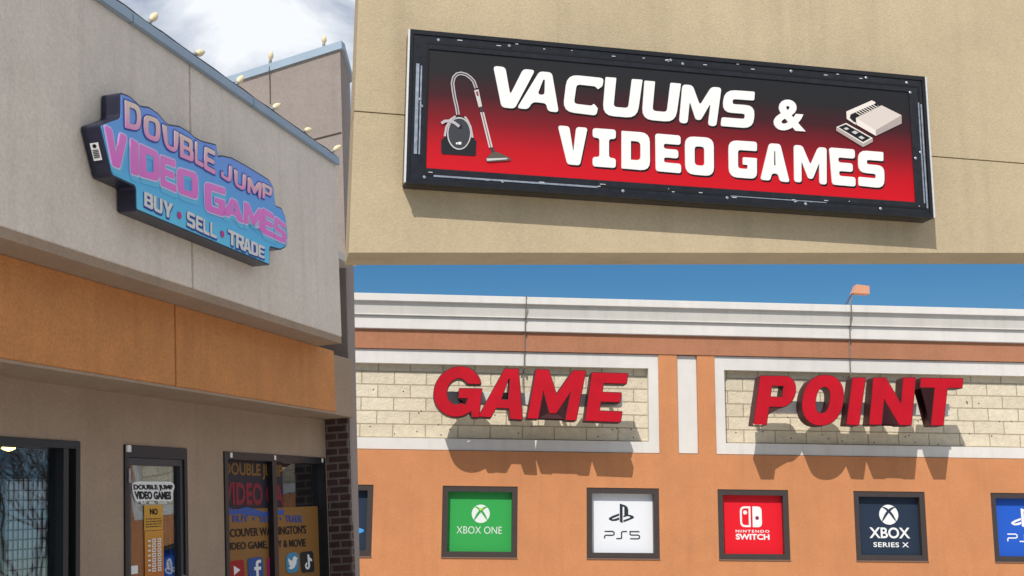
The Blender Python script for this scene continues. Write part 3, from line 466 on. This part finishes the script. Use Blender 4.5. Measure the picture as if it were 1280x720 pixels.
def small(key, m, tx, ty, r):
    for ch, q in D[key]:
        lps = letter_loops(ch, q, tx, ty, r); lt_ = part('letter', MB().fill(lps, -.1785, -.1755), m, sg)
        part('letter_outline', MB().fill([offset([(x + .006, z - .008) for x, z in lps[0]], .010)], -.1738, -.1722), DBLUE, lt_)
small('L_buy', WHT, .30, .20, .012)
for x, z in D['L_dots']: part('dot', MB().fill([ell(x, z, .032, .030)], -.1785, -.1755), flat('print_magenta', (.62, .06, .30)), sg)
# maker's plate on the side of the box
S0, S1, S2, S3 = (-3.852, -.025, 2.09), (-3.852, -.155, 2.09), (-3.741, -.155, 1.85), (-3.741, -.025, 1.85)
def sp(u, v, o=.004): 
    a = [Vector(S0).lerp(Vector(S1), u), Vector(S3).lerp(Vector(S2), u)]; p = a[1].lerp(a[0], v); return p + Vector((-.907, 0, -.42)) * (o + .002)
pl = MB().quad([sp(.25, .22), sp(.78, .22), sp(.78, .72), sp(.25, .72)]); pl.quad([sp(.25, .22, .001), sp(.78, .22, .001), sp(.78, .72, .001), sp(.25, .72, .001)])
pp = part('rating_label', pl, WHT, sg, rec=False)
pm = MB()
pm.add([sp(.51 + .13 * math.cos(2 * PI * k / 12), .63 + .055 * math.sin(2 * PI * k / 12), .006) for k in range(12)], [tuple(range(12))])
for k in range(5): pm.quad([sp(.32, .50 - k * .05, .006), sp(.70, .50 - k * .05, .006), sp(.70, .525 - k * .05, .006), sp(.32, .525 - k * .05, .006)])
part('rating_print', pm, BLK, pp, rec=False)

# ---- string-light bulbs along the copings
ords = ['first', 'second', 'third', 'fourth', 'fifth', 'sixth']
tilts = [(.6, -.2, .8), (.9, -.3, .5), (.55, -.2, .7), (.6, -.3, .5), (.8, -.35, .4), (.5, -.6, .6)]
names6 = ['small string-light bulb on the sloping coping, farthest from the coping corner', 'string-light bulb tilted right on the coping just before the dark wall joint', 'string-light bulb on the coping in front of the far block corner, above the joint', 'string-light bulb on the coping, third from its corner end', 'string-light bulb on the coping, second from its corner end', 'string-light bulb at the very corner end of the lower coping']
def bulb(p, ax, label):
    t = thing('light_bulb', label, 'light bulb', F_LEFT, p, 'string light bulbs along the roof edge'); ax = Vector(ax).normalized(); c = Vector(p)
    part('bulb_socket', MB().lathe([(.018, -.03), (.02, .0), (.02, .035), (.016, .04)], c, ax, 10), mat('socket_grey', (.28, .28, .26), .6) if 'socket_grey' not in bpy.data.materials else bpy.data.materials['socket_grey'], t, smooth=True)
    part('bulb_glass', MB().lathe([(.014, .038), (.030, .065), (.034, .085), (.028, .115), (.014, .145), (.003, .158)], c, ax, 12), M['bulb'], t, smooth=True)
for k, p in enumerate(D['bulbs']): bulb((p[0], -.02, 3.335), tilts[k], names6[k])
bulb((2.64, 1.42, 5.215), (-.3, -.3, .9), 'string-light bulb halfway along the higher sloping coping, over the hanging cord')
bulb((2.64, .65, 5.325), (-.2, -.2, 1), 'string-light bulb on the higher coping beside its peak')
cb = MB().tube([(-9.4, -.03, 3.325)] + [(x, -.035, 3.326 + .006 * math.sin(x * 9)) for x in [-9 + .3 * k for k in range(35)]] + [(1.2, -.03, 3.326)], .006, 6)
solo('light_string', cb, M['cable'], F_LEFT, (0, -.03, 3.32), 'thin cord of the string lights lying along the lower coping', 'cable')
cb = MB().tube([(2.63, 1.42, 5.20), (2.612, 1.425, 5.1), (2.636, 1.43, 4.95), (2.64, 1.435, 4.64)], .005, 6)
solo('hanging_cord', cb, M['cable'], F_LEFT, (2.63, 1.42, 5.2), 'thin grey cord hanging down the face of the far block', 'cable')

# ================================================================= khaki screen wall with the vacuum shop sign
sc = thing('screen_wall', 'khaki stucco wall held overhead, carrying the long black and red sign', 'wall', F_SCREEN, (4.6, .33, -3.75), kind='thing')
def strip(mb, x0, x1, zl, zh, y0, y1):
    return mb.fill([[(x0, zl(x0)), (x1, zl(x1)), (x1, zh), (x0, zh)]], y0, y1)
low = lambda x: -.77 + (x + 1.805) * .0565
wm = MB()
wm.fill([[(-1.83, low(-1.83)), (6.2, low(6.2)), (6.2, .041), (-1.83, .041)]], .125, .45)
wm.fill([[(-1.83, .049), (6.2, .049), (6.2, 2.0), (-1.83, 2.0)]], .125, .45)
wm.fill([[(-1.82, low(-1.82) + .02), (6.1, low(6.1) + .02), (6.1, 1.95), (-1.82, 1.95)]], .14, .44)
part('wall_panel', wm, M['khaki'], sc)
part('coping', MB().box(-1.86, 6.25, .14, .53, 2.001, 2.08, .006), M['coping'], sc)
for x in (3.3, 5.5): part('pier', MB().box(x, x + .6, .19, .48, -3.76, low(x) - .001, .01), M['khaki'], sc)

us = thing('box_sign', 'long black box sign with red face, white lettering, vacuum cleaner and console pictures', 'sign', F_SCREEN, (0, .17, -.39))
sx0, sx1, sz0, sz1 = -1.548, 1.650, -.39, .512
b = MB(); b.box(sx0, sx1, .022, .123, sz0, sz1, .006); part('sign_box', b, M['black'], us)
fr = MB(); ring(fr, sx0, sx1, sz0, sz1, .026, -.002, .022); part('frame', fr, M['black'], us)
fr2 = MB(); ring(fr2, sx0 + .028, sx1 - .028, sz0 + .028, sz1 - .028, .088, .004, .0215, tt=.078, tb=.066); part('retainer', fr2, mat('retainer_black', (.022, .022, .025), .3, .35, var=.35, vscale=18), us)
for x in (sx0 - .004, sx1 - .006):
    part('sunlit_lip', MB().box(x, x + .010, -.006, .020, sz0 + .002, sz1 - .002), M['bright'], us)  # metal lip; sunlight on it is put into the pale colour
part('panel', MB().box(-1.432, 1.534 + .058, .010, .0205, -.324, .434), grad('print_black_to_red', -.32 + .39, .43 + .39, [(0, (.58, .004, .012)), (.22, (.46, .004, .012)), (.42, (.20, .006, .012)), (.62, (.05, .010, .014)), (.80, (.018, .016, .018)), (1, (.016, .018, .021))], .55), us)
ln = MB(); ring(ln, -1.446, 1.606, -.338, .448, .012, .002, .004); part('gasket', ln, BLK, us)
sv = MB(); sv.box(sx0 + .046, sx0 + .064, .0, .004, -.22, .31); sv.box(sx0 + .072, sx0 + .080, .0, .004, -.22, .30); sv.box(sx1 - .062, sx1 - .054, .0, .004, -.30, .34); sv.box(sx1 - .046, sx1 - .036, .0, .004, -.33, .33)
sv.box(sx0 + .16, sx0 + 1.1, .0, .004, sz0 + .046, sz0 + .056); sv.box(sx0 + 1.9, sx0 + 2.5, .0, .004, sz0 + .05, sz0 + .055)
part('silver_strip', sv, M['silver'], us)  # silver strips along the retainer's sides and lower edge
for x, z in [(-.97, .466), (.0, .468), (.075, .452), (.76, .468), (1.25, .470), (1.52, .462), (1.54, .40), (-1.475, .10), (-1.465, .06), (1.585, .02), (1.55, -.02), (-1.0, -.345), (-.3, -.352), (.33, -.35), (.82, -.355), (1.3, -.352), (-1.38, .462), (-1.44, -.35)]:
    part('bolt', MB().lathe([(.009, 0), (.009, .004), (.005, .007)], (x, .002, z), (0, -1, 0), 10), M['silver'], us)
bo = MB()
for _ in range(34):
    a = random.random(); x = random.uniform(sx0 + .06, sx1 - .06); z = random.choice((sz0 + random.uniform(.04, .07), sz1 - random.uniform(.03, .06))); s = random.uniform(.004, .03)
    bo.box(x, x + s, .0005, .0035, z, z + .004)
part('chipped_paint', bo, M['bright'], us, label='bright chips in the black paint of the frame'); us.children[-1]['kind'] = 'stuff'
for key, tx, ty, r, st in (('U_vac', .29, .24, .022, 0), ('U_vid', .33, .25, .018, 1)):
    for ch, q in D[key]:
        q = [lerp2(q, .5 + (u - .5) * .955, v) for u, v in ((0, 1), (1, 1), (1, 0), (0, 0))]
        t2 = {'M': .225, 'V': .27 if not st else .36, 'A': .27 if not st else .34}.get(ch, tx)
        lps = letter_loops(ch, q, t2, ty, r, slab=bool(st)); part('letter', MB().fill(lps, .003, .0095), M['letwhite'], us)
        part('letter_shadow', MB().fill([[(x + .008, z - .010) for x, z in lp] for lp in lps], .0096, .0099), BLK, us.children[-1])
printed('letter', lambda mb: words(mb, '&', D['U_amp'], .003, .0095, .035), M['letwhite'], us)
# printed vacuum cleaner
A = D['U_art']; yv = .0075
STEEL = flat('print_steel', (.46, .42, .44)); DKG = flat('print_dark_grey', (.014, .016, .020)); MIDG = flat('print_mid_grey', (.045, .048, .058)); LTG = flat('print_light_grey', (.55, .53, .52))
vb = part('vacuum_picture', MB().fill([rounded(A['body'], .012)], yv, yv + .002), DKG, us)
def art(nm, lps, m, k, par): return part(nm, MB().fill(lps, yv - .0012 * k, yv - .0012 * k + .001), m, par)
art('body_outline', [A['oval']], LTG, 1, vb); art('body_oval', [A['oval2']], MIDG, 2, vb); art('body_top', [A['top']], BLK, 2.0, vb) if False else None
art('plug', [A['plug']], BLK, 3, vb); art('badge', [A['dot1'], A['dot2']], WHT, 3, vb)
art('side_arm', [stroke(A['armL'], .012), stroke(A['armR'], .012)], STEEL, 3, vb)
art('hose', [stroke(A['hose'], .020)], STEEL, 1, vb); art('hose_line', [stroke(A['hose'], .006)], MIDG, 2, vb)
art('cord_loop', [stroke(A['loop'], .016)], STEEL, 4, vb)
art('wand_handle', [A['handle'], A['wand']], LTG, 2, vb); art('wand_joint', [A['joint'], A['neck']], MIDG, 2, vb)
cl = [(sum(p[0] for p in A['wand'][:2]) / 2, sum(p[1] for p in A['wand'][:2]) / 2), (sum(p[0] for p in A['wand'][2:]) / 2, sum(p[1] for p in A['wand'][2:]) / 2)]
art('wand_line', [stroke(cl, .005), A['slot']], flat('print_wine', (.25, .04, .06)), 3, vb)
art('nozzle', [A['head']], flat('print_umber', (.10, .085, .07)), 3, vb); art('nozzle_lip', [A['lip']], LTG, 4, vb)
# printed console
A = D['U_con']; BEI = flat('print_beige', (.62, .55, .50)); BEID = flat('print_beige_dark', (.38, .32, .30)); BEIL = flat('print_beige_light', (.74, .68, .62))
cn = part('console_picture', MB().fill([A['flap']], yv, yv + .002), BEIL, us)
art('console_slot', [A['dark']], BLK, 1, cn); art('console_top', [A['top']], BEI, 2, cn); art('console_front', [A['front']], BEID, 2, cn); art('console_side', [A['left']], BEIL, 2.0, cn)
gl = [stroke([p, (p[0] + .034, p[1] + .026 - .044)], .005) for p in A['grill'][1:9]]; art('console_grille', gl, BEIL, 2, cn)
art('port_strip', [A['port']], BLK, 2, cn)
art('pad_side', [A['pad']], BEID, 3, cn); art('pad_top', [A['padtop']], BEIL, 4, cn); art('pad_face', [A['padface']], BLK, 5, cn); art('pad_buttons', [A['m1'], A['d1'], A['d2']], LTG, 6, cn)

# ================================================================= terracotta shop building at the back
gb = thing('storefront_building', 'terracotta stucco storefront with white cornice and cream block sign panels', 'building', F_BACK, (0, .5, -1.65), kind='thing')
GL, GR = -9.8, 9.7
P1 = (-9.2, -.59, 1.50, 3.65); PK = (-.18, .27, 1.50, 3.65); P2 = (.66, 8.75, 1.50, 3.65)
TZ = (-.735, .745)
tiles = [(-8.35, -6.73), (-5.27, -3.67), (-2.19, -.62), (.66, 2.22), (3.67, 5.27), (6.76, 8.36)]
tiles_h = [[(a, TZ[0]), (b, TZ[0]), (b, TZ[1]), (a, TZ[1])] for a, b in tiles]
wl = MB().fill([[(GL, -1.65), (GR, -1.65), (GR, 1.49), (GL, 1.49)]] + tiles_h, 0, .3)
for a, b in ((GL, P1[0]), (P1[1], PK[0]), (PK[1], P2[0]), (P2[1], GR)): wl.box(a, b, .001, .30, 1.4899, 3.66)
part('wall', wl, M['terra'], gb)

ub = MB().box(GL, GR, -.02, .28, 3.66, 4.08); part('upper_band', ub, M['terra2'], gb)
wb = MB().box(GL, GR, .31, .40, -1.65, 4.06); wb.box(GL, GR, .40, 9.0, 4.2, 4.3); wb.box(GL, GL + .2, .401, 9, -1.65, 4.2); wb.box(GR - .2, GR, .401, 9, -1.65, 4.2); wb.box(GL, GR, 9.0, 9.2, -1.65, 4.3)
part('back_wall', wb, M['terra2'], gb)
co = MB(); co.box(GL - .06, GR + .06, -.09, .28, 4.081, 4.37, .012); co.box(GL - .12, GR + .12, -.15, .28, 4.371, 4.395, .006)
part('cornice', co, M['white'], gb)
co = MB(); co.add([(x, y, z) for x in (GL - .10, GR + .10) for y, z in ((-.13, 4.396), (-.17, 4.66), (.28, 4.66), (.28, 4.396))], [(0, 1, 2, 3), (7, 6, 5, 4), (0, 4, 5, 1), (1, 5, 6, 2), (2, 6, 7, 3), (3, 7, 4, 0)])
part('cornice_frieze', co, M['grey'], gb)  # white cornice greyed here: the frieze's shade is put into its colour
part('cornice_cap', MB().box(GL - .2, GR + .2, -.24, .32, 4.661, 4.83, .012), M['white'], gb)
for a, b, c, d in (P1, P2):
    pnl = MB().box(a, b, .20, .30, c, d); pb = part('block_panel', pnl, M['block'], gb)
    f = MB(); ring(f, a + .002, b - .002, c + .002, d - .002, .22, .03, .195, tt=.30, tb=.24); part('panel_frame', f, M['white'], pb)
    rr = random.Random(int(a * 10))
    for zz in (3.12, 2.75, 2.33, 2.0, 1.85):
        for _ in range(7):
            x = rr.uniform(max(a + .3, -7.2), min(b - .3, 7.8)); part('anchor_hole', MB().lathe([(.015, 0), (.015, .004), (.01, .005)], (x, .2, zz + rr.uniform(-.05, .05)), (0, -1, 0), 8), M['hole'], pb)
part('white_panel', MB().box(PK[0] + .002, PK[1] - .002, .06, .295, PK[2] + .002, PK[3] - .002, .008), M['white'], gb)

# channel letters
def channel(name, label, key, race):
    xs = [p[0] for _, q in D[key] for p in q]
    t = thing(name, label, 'sign', F_BACK, (sum(xs) / len(xs), .2, 2.0))
    for ch, q in D[key]:
        wq = math.dist(q[2], q[3]); hq = math.dist(q[0], q[3])
        st = .262
        tx = {'I': 1, 'M': st * hq / wq * .82, 'A': st * hq / wq * .98, 'G': st * hq / wq * .98}.get(ch, st * hq / wq); ty = {'T': .20, 'E': .21, 'P': .2, 'G': .235, 'O': .235}.get(ch, .2)
        lps = letter_loops(ch, q, tx, ty, .012, 'round')
        lo = part('letter', MB().fill(lps, -.950, -.938), M['red'], t)
        part('letter_return', MB().fill([offset(lps[0], .014)] + [offset(h, -.012) for h in lps[1:]], -.937, -.58), M['maroon'], lo)
    x0, x1, z0, z1 = race
    part('raceway', MB().box(x0, x1, -.575, -.32, z0, z1, .01), M['white'], t)
    for k in range(4):
        x = x0 + .15 + (x1 - x0 - .3) * k / 3; part('bracket', MB().box(x - .02, x + .02, -.32, .198, z0 + .06, z1 - .06), M['silver'], t)
    return t
channel('channel_letters', 'red block letters reading GAME on the cream block panel', 'G_game', (-5.25, -1.5, 2.43, 2.69))
channel('channel_letters', 'red block letters reading POINT on the cream block panel', 'G_point', (1.36, 5.70, 2.36, 2.62))

# framed posters
def poster(idx, label, base, draw):
    a, b = tiles[idx]; t = thing('framed_poster', label, 'poster', F_BACK, ((a + b) / 2, .12, TZ[0]), 'framed posters along the terracotta wall')
    f = MB(); ring(f, a + .003, b - .003, TZ[0] + .003, TZ[1] - .003, .115, .015, .20); part('frame', f, M['bronze'], t)
    part('sill', MB().box(a - .005, b + .005, -.022, .012, TZ[0] - .022, TZ[0] + .002, .004), mat('poster_sill', (.22, .13, .09), .6) if 'poster_sill' not in bpy.data.materials else bpy.data.materials['poster_sill'], t)
    part('poster_panel', MB().box(a + .118, b - .118, .15, .17, TZ[0] + .118, TZ[1] - .118), base, t)
    cx = (a + b) / 2; S = 1.30
    def P(u, v): return (cx + u * S, v * S)   # panel units, origin at the centre
    draw(t, P, lambda nm, lps, m, k=0: part(nm, MB().fill([[P(*p) for p in l] for l in lps], .146 - .004 * k, .1485 - .004 * k), m, t),
         lambda txt, u0, u1, v0, v1, m, off=0., spc=1.: part('lettering', words(MB(), txt, [P(u0, v1), P(u1, v1), P(u1, v0), P(u0, v0)], .146, .1485, off, spc), m, t))
def sphere_mark(art, cx, cy, r, bg, sphere, glow=None):
    art('emblem', [ell(cx, cy, r, r, 40)], sphere)
    band = [(-.70, .74, .02), (-.50, .72, .10), (-.22, .56, .17), (.08, .30, .20), (.36, -.06, .19), (.58, -.42, .13), (.76, -.68, .03)]
    for sgn in (1, -1):
        up = []; dn = []
        for i in range(len(band)):
            a, b = band[max(i - 1, 0)], band[min(i + 1, len(band) - 1)]; d = Vector((b[0] - a[0], b[1] - a[1])).normalized(); x, y, w2 = band[i]
            up.append((cx + sgn * (x - d.y * w2 * .62) * r, cy + (y + d.x * w2 * .62) * r)); dn.append((cx + sgn * (x + d.y * w2 * .62) * r, cy + (y - d.x * w2 * .62) * r))
        art('emblem_band', [up + dn[::-1]], bg, 1 if sgn > 0 else 2)
    if glow: art('emblem_glow', [[(cx - .34 * r, cy + .72 * r), (cx, cy + .55 * r), (cx + .34 * r, cy + .72 * r), (cx + .2 * r, cy + .46 * r), (cx, cy + .30 * r), (cx - .2 * r, cy + .46 * r)]], glow, 3)
def pad_logo(art, cx, cy, s, m):
    f = lambda pts: [(cx + x * s, cy + y * s) for x, y in pts]
    art('emblem', [f([(-.16, -.88), (.14, -1.0), (.14, .66), (.20, .74), (.30, .70), (.32, .58), (.32, -.14), (.52, -.22), (.74, -.08), (.76, .40), (.66, .70), (.40, .88), (-.16, 1.04)])], m)
    art('emblem_ribbon', [f([(-.22, -.40), (-.66, -.56), (-.96, -.62), (-.98, -.52), (-.62, -.38), (-.22, -.22), (-.22, .0), (-.90, -.24), (-1.34, -.48), (-1.32, -.66), (-1.0, -.80), (-.60, -.78), (-.22, -.66)])], m)
    art('emblem_ribbon', [f([(.22, -.92), (.80, -.70), (1.28, -.50), (1.38, -.36), (1.20, -.20), (.74, -.10), (.22, -.22), (.22, -.40), (.70, -.26), (.98, -.34), (.94, -.44), (.62, -.56), (.22, -.70)])], m)
def seg_text(art, cx, cy, w, h, m, last='5', th=.020):
    def S(pts, ox): return stroke([(cx + (ox + x * .27) * w, cy + y * h) for x, y in pts], th)
    Pp = [(0, -.5), (0, -.16), (.12, -.04), (.85, -.04), (1, .08), (1, .38), (.85, .5), (0, .5)]
    Sp = [(-.05, -.5), (.40, -.5), (.52, -.40), (.52, .38), (.66, .5), (1.1, .5)]
    S5 = [(0, -.5), (.85, -.5), (1, -.38), (1, -.10), (.85, .02), (.12, .02), (0, .1), (0, .5), (1, .5)]
    S4 = [(.82, -.5), (.82, .5), (0, -.18), (1.05, -.18)]
    art('lettering', [S(Pp, -.5)], m); art('lettering', [S(Sp, -.155)], m); art('lettering', [S(S5 if last == '5' else S4, .23)], m)
GRN = flat('poster_green', (.035, .34, .075)); GRW = flat('emblem_pale', (.70, .76, .72)); LIME = flat('emblem_lime', (.30, .62, .04))
def d_green(t, P, art, text):
    sphere_mark(art, .02, .13, .148, GRN, GRW, LIME); text('XBOX ONE', -.37, .37, -.19, -.075, WHT, -.012)
poster(1, 'framed green poster with a pale crossed sphere emblem', GRN, d_green)
DK = flat('print_charcoal', (.022, .030, .040)); PWH = flat('poster_white', (.74, .76, .80))
def d_white(t, P, art, text):
    pad_logo(art, -.01, .16, .155, DK); seg_text(art, .0, -.19, .58, .115, DK)
poster(2, 'framed white poster with a black P-shaped emblem', PWH, d_white)
RED = flat('poster_red', (.72, .010, .022)); PUR = flat('print_plum', (.24, .02, .08))
def d_red(t, P, art, text):
    art('emblem', [rounded([(-.20, -.04, 3.4), (-.02, -.04, .2), (-.02, .30, .2), (-.20, .30, 3.4)], .032), rounded([(-.168, -.008, 2.4), (-.052, -.008, .2), (-.052, .268, .2), (-.168, .268, 2.4)], .028)], WHT)
    art('emblem_button', [ell(-.112, .20, .034, .034)], WHT)
    art('emblem', [rounded([(.012, -.04, .2), (.17, -.04, 3.4), (.17, .30, 3.4), (.012, .30, .2)], .032), ell(.09, .11, .032, .032)], WHT); art('emblem_button', [ell(.09, .11, .030, .030)], PUR)
    text('NINTENDO', -.28, .29, -.128, -.085, WHT, .02, 1.3); text('SWITCH', -.28, .29, -.245, -.150, WHT, .035)
poster(3, 'framed red poster with a white two-halves controller emblem', RED, d_red)
NV = flat('poster_navy', (.020, .034, .062))
def d_navy(t, P, art, text):
    sphere_mark(art, .02, .19, .165, NV, WHT); text('XBOX', -.33, .37, -.20, -.02, WHT, .02); text('SERIES X', -.27, .34, -.345, -.265, WHT, .02, 1.1)
poster(4, 'framed dark navy poster with a white crossed sphere emblem', NV, d_navy)
RB = flat('poster_blue', (.018, .10, .52))
def d_blue(t, P, art, text):
    pad_logo(art, -.02, .16, .155, WHT); seg_text(art, .0, -.17, .62, .12, WHT, '4')
poster(5, 'framed bright blue poster cut by the right edge of the photo', RB, d_blue)
def d_left(t, P, art, text):
    art('emblem', [ell(.05, -.16, .44, .075, 40)], flat('print_azure', (.06, .32, .72)))
poster(0, 'framed navy poster with a light blue oval beside the brick pier', NV, d_left)

# cables and the lamp on the parapet
cb = MB().tube([(3.88, .0, 5.12), (3.72, -.20, 4.88), (3.719, -.27, 4.835), (3.72, -.265, 4.66), (3.72, -.19, 4.50), (3.722, -.17, 4.38), (3.722, -.11, 4.36), (3.722, -.11, 4.08), (3.724, -.04, 4.05), (3.725, -.035, 3.67), (3.73, .0, 3.62), (3.73, .0, 3.30), (3.74, .18, 3.24), (3.74, .17, 2.75), (3.75, -.35, 2.58)], .016, 6)
solo('power_cable', cb, mat('grey_conduit', (.20, .17, .15), .7), F_BACK, (3.72, 0, 2.6), 'thin dark cable running down the white cornice to the POINT letters', 'cable', 'cables feeding the wall letters')
cb = MB().tube([(-3.54, .1, 4.86), (-3.543, -.27, 4.835), (-3.543, -.265, 4.66), (-3.543, -.19, 4.5), (-3.545, -.17, 4.38), (-3.545, -.11, 4.36), (-3.545, -.11, 4.08), (-3.548, -.04, 4.05), (-3.55, -.035, 3.67), (-3.55, .0, 3.62), (-3.55, .0, 3.30), (-3.55, .18, 3.24), (-3.55, .17, 2.85), (-3.55, -.35, 2.62)], .016, 6)
solo('power_cable', cb, bpy.data.materials['grey_conduit'], F_BACK, (-3.55, 0, 2.6), 'thin dark cable running down the white cornice to the GAME letters', 'cable', 'cables feeding the wall letters')
fl = thing('floodlight', 'small peach floodlight on a bent stem above the white cornice', 'floodlight', F_BACK, (3.88, .1, 4.83))
part('stem', MB().tube([(3.72, .06, 4.83), (3.72, .06, 4.9), (3.90, .06, 5.17)], .022, 8), mat('navy_stem', (.03, .05, .14), .5), fl, smooth=True)
hd = MB(); hd.add([(x, y, z) for x, y, z in ((3.86, -.06, 5.14), (4.24, -.06, 5.13), (4.24, -.06, 5.31), (3.95, -.06, 5.34), (3.86, .16, 5.14), (4.24, .16, 5.13), (4.24, .16, 5.31), (3.95, .16, 5.34))], [(0, 1, 2, 3), (7, 6, 5, 4), (0, 4, 5, 1), (1, 5, 6, 2), (2, 6, 7, 3), (3, 7, 4, 0)])
part('lamp_head', hd, mat('peach_paint', (.62, .30, .18), .6), fl)

# ================================================================= bare trees beyond the lot (mirrored in the shop windows)
def tree(x, y, h, seed, label):
    r = random.Random(seed); t = thing('bare_tree', label, 'tree', Matrix.Identity(4), (x, y, 0), 'bare trees across the lot'); tr = MB(); cr = MB()
    def grow(p, d, L, rad, k):
        q = p + d * L; mid = p.lerp(q, .5) + Vector((r.uniform(-1, 1), r.uniform(-1, 1), 0)) * L * .06
        (tr if k < 2 else cr).tube([p, mid, q], rad, 6 if k < 3 else 4, rad * .68)
        if k >= 6: return
        for _ in range(3 if k < 5 else 2):
            a = Vector((r.uniform(-1, 1), r.uniform(-1, 1), r.uniform(-.1, .7))).normalized(); grow(q if r.random() < .7 else mid, (d * .9 + a * .75).normalized(), L * r.uniform(.62, .82), rad * .62, k + 1)
    grow(Vector((x, y, -.05)), Vector((0, 0, 1)), h * .28, h * .013, 0)
    m = bpy.data.materials.get('bark') or mat('bark', (.075, .055, .045), .9, var=.2, vscale=6)
    part('trunk', tr, m, t); part('crown', cr, m, t)
tree(19.5, 29.5, 9, 3, 'bare winter tree across the lot, mirrored in the left shop window')
tree(15.2, 27.5, 8, 5, 'bare winter tree near the storefront, mirrored in the glass door')
tree(25.5, 27.0, 10, 9, 'tall bare winter tree farthest along the lot')

# ================================================================= light, sky, camera
AZ, EL = 18.5, 47.0
sun = bpy.data.lights.new('sun', 'SUN'); sun.energy = 3.2; sun.angle = R_(.5); sun.color = (1, .95, .87)
so = bpy.data.objects.new('sun', sun); COL.objects.link(so)
to_sun = Vector((-math.sin(R_(AZ)) * math.cos(R_(EL)), -math.cos(R_(AZ)) * math.cos(R_(EL)), math.sin(R_(EL))))
so.rotation_euler = to_sun.to_track_quat('Z', 'Y').to_euler(); so.location = to_sun * 60
w = bpy.data.worlds.new('World'); SC.world = w; w.use_nodes = True; n = w.node_tree.nodes; l = w.node_tree.links
bgn = n['Background']; bgn.inputs['Strength'].default_value = .13
sk = n.new('ShaderNodeTexSky'); sk.sky_type = 'NISHITA'; sk.sun_disc = False; sk.sun_elevation = R_(EL); sk.sun_rotation = R_(180 + AZ); sk.air_density = 1.0; sk.dust_density = .25; sk.ozone_density = 2.5
tc = n.new('ShaderNodeTexCoord'); mp = n.new('ShaderNodeMapping'); mp.inputs['Scale'].default_value = (1, 1, 1.8); l.new(tc.outputs['Generated'], mp.inputs['Vector'])
no = n.new('ShaderNodeTexNoise'); no.inputs['Scale'].default_value = 5.5; no.inputs['Detail'].default_value = 9; no.inputs['Roughness'].default_value = .55; no.inputs['Distortion'].default_value = .4; l.new(mp.outputs['Vector'], no.inputs['Vector'])
# a bank of cloud towards the upper left of the view, clear low sky ahead; unseen high cloud added all round as fill light
sx = n.new('ShaderNodeSeparateXYZ'); l.new(tc.outputs['Generated'], sx.inputs[0])
mr = n.new('ShaderNodeMapRange'); mr.inputs['From Min'].default_value = .24; mr.inputs['From Max'].default_value = .40; mr.inputs['To Min'].default_value = -.5; mr.inputs['To Max'].default_value = .06; l.new(sx.outputs[2], mr.inputs['Value'])
dp = n.new('ShaderNodeVectorMath'); dp.operation = 'DOT_PRODUCT'; dp.inputs[1].default_value = Vector((-.22, .85, .40)).normalized(); l.new(tc.outputs['Generated'], dp.inputs[0])
m3 = n.new('ShaderNodeMapRange'); m3.inputs['From Min'].default_value = .96; m3.inputs['From Max'].default_value = .995; m3.inputs['To Min'].default_value = 0; m3.inputs['To Max'].default_value = .12; l.new(dp.outputs['Value'], m3.inputs['Value'])
m4 = n.new('ShaderNodeMapRange'); m4.inputs['From Min'].default_value = .5; m4.inputs['From Max'].default_value = .66; m4.inputs['To Max'].default_value = .46; l.new(sx.outputs[0], m4.inputs['Value'])
a4 = n.new('ShaderNodeMath'); a4.operation = 'ADD'; l.new(mr.outputs['Result'], a4.inputs[0]); l.new(m4.outputs['Result'], a4.inputs[1])
a5 = n.new('ShaderNodeMath'); a5.operation = 'MINIMUM'; a5.inputs[1].default_value = .08; l.new(a4.outputs[0], a5.inputs[0])
a2 = n.new('ShaderNodeMath'); a2.operation = 'ADD'; l.new(a5.outputs[0], a2.inputs[0]); l.new(m3.outputs['Result'], a2.inputs[1])
ad = n.new('ShaderNodeMath'); ad.operation = 'ADD'; l.new(no.outputs['Fac'], ad.inputs[0]); l.new(a2.outputs[0], ad.inputs[1])
m2 = n.new('ShaderNodeMapRange'); m2.inputs['From Min'].default_value = .42; m2.inputs['From Max'].default_value = .66; l.new(ad.outputs[0], m2.inputs['Value'])
mx = n.new('ShaderNodeMix'); mx.data_type = 'RGBA'; mx.inputs['B'].default_value = (5.9, 6.1, 6.4, 1); hs = n.new('ShaderNodeHueSaturation'); hs.inputs['Saturation'].default_value = 1.42; hs.inputs['Value'].default_value = .47; l.new(sk.outputs['Color'], hs.inputs['Color']); l.new(hs.outputs['Color'], mx.inputs['A']); l.new(m2.outputs['Result'], mx.inputs['Factor']); l.new(mx.outputs['Result'], bgn.inputs['Color'])

cam = bpy.data.cameras.new('camera'); co_ = bpy.data.objects.new('camera', cam); COL.objects.link(co_); SC.camera = co_
cam.sensor_width = 36; cam.lens = 36 * 1487.03 / 1280; cam.clip_start = .05; cam.clip_end = 3000
mc = Matrix([[0.9999486, -0.010139, 0], [-0.00201636, -0.19886112, -0.98002561], [0.00993648, 0.97997523, -0.19887135]]).to_4x4(); mc.translation = (0, 0, 1.5); co_.matrix_world = mc
SC.view_settings.view_transform = 'Standard'; SC.view_settings.look = 'None'; SC.view_settings.exposure = 0.3; SC.view_settings.gamma = 1
SC.cycles.max_bounces = 8; SC.cycles.transparent_max_bounces = 12
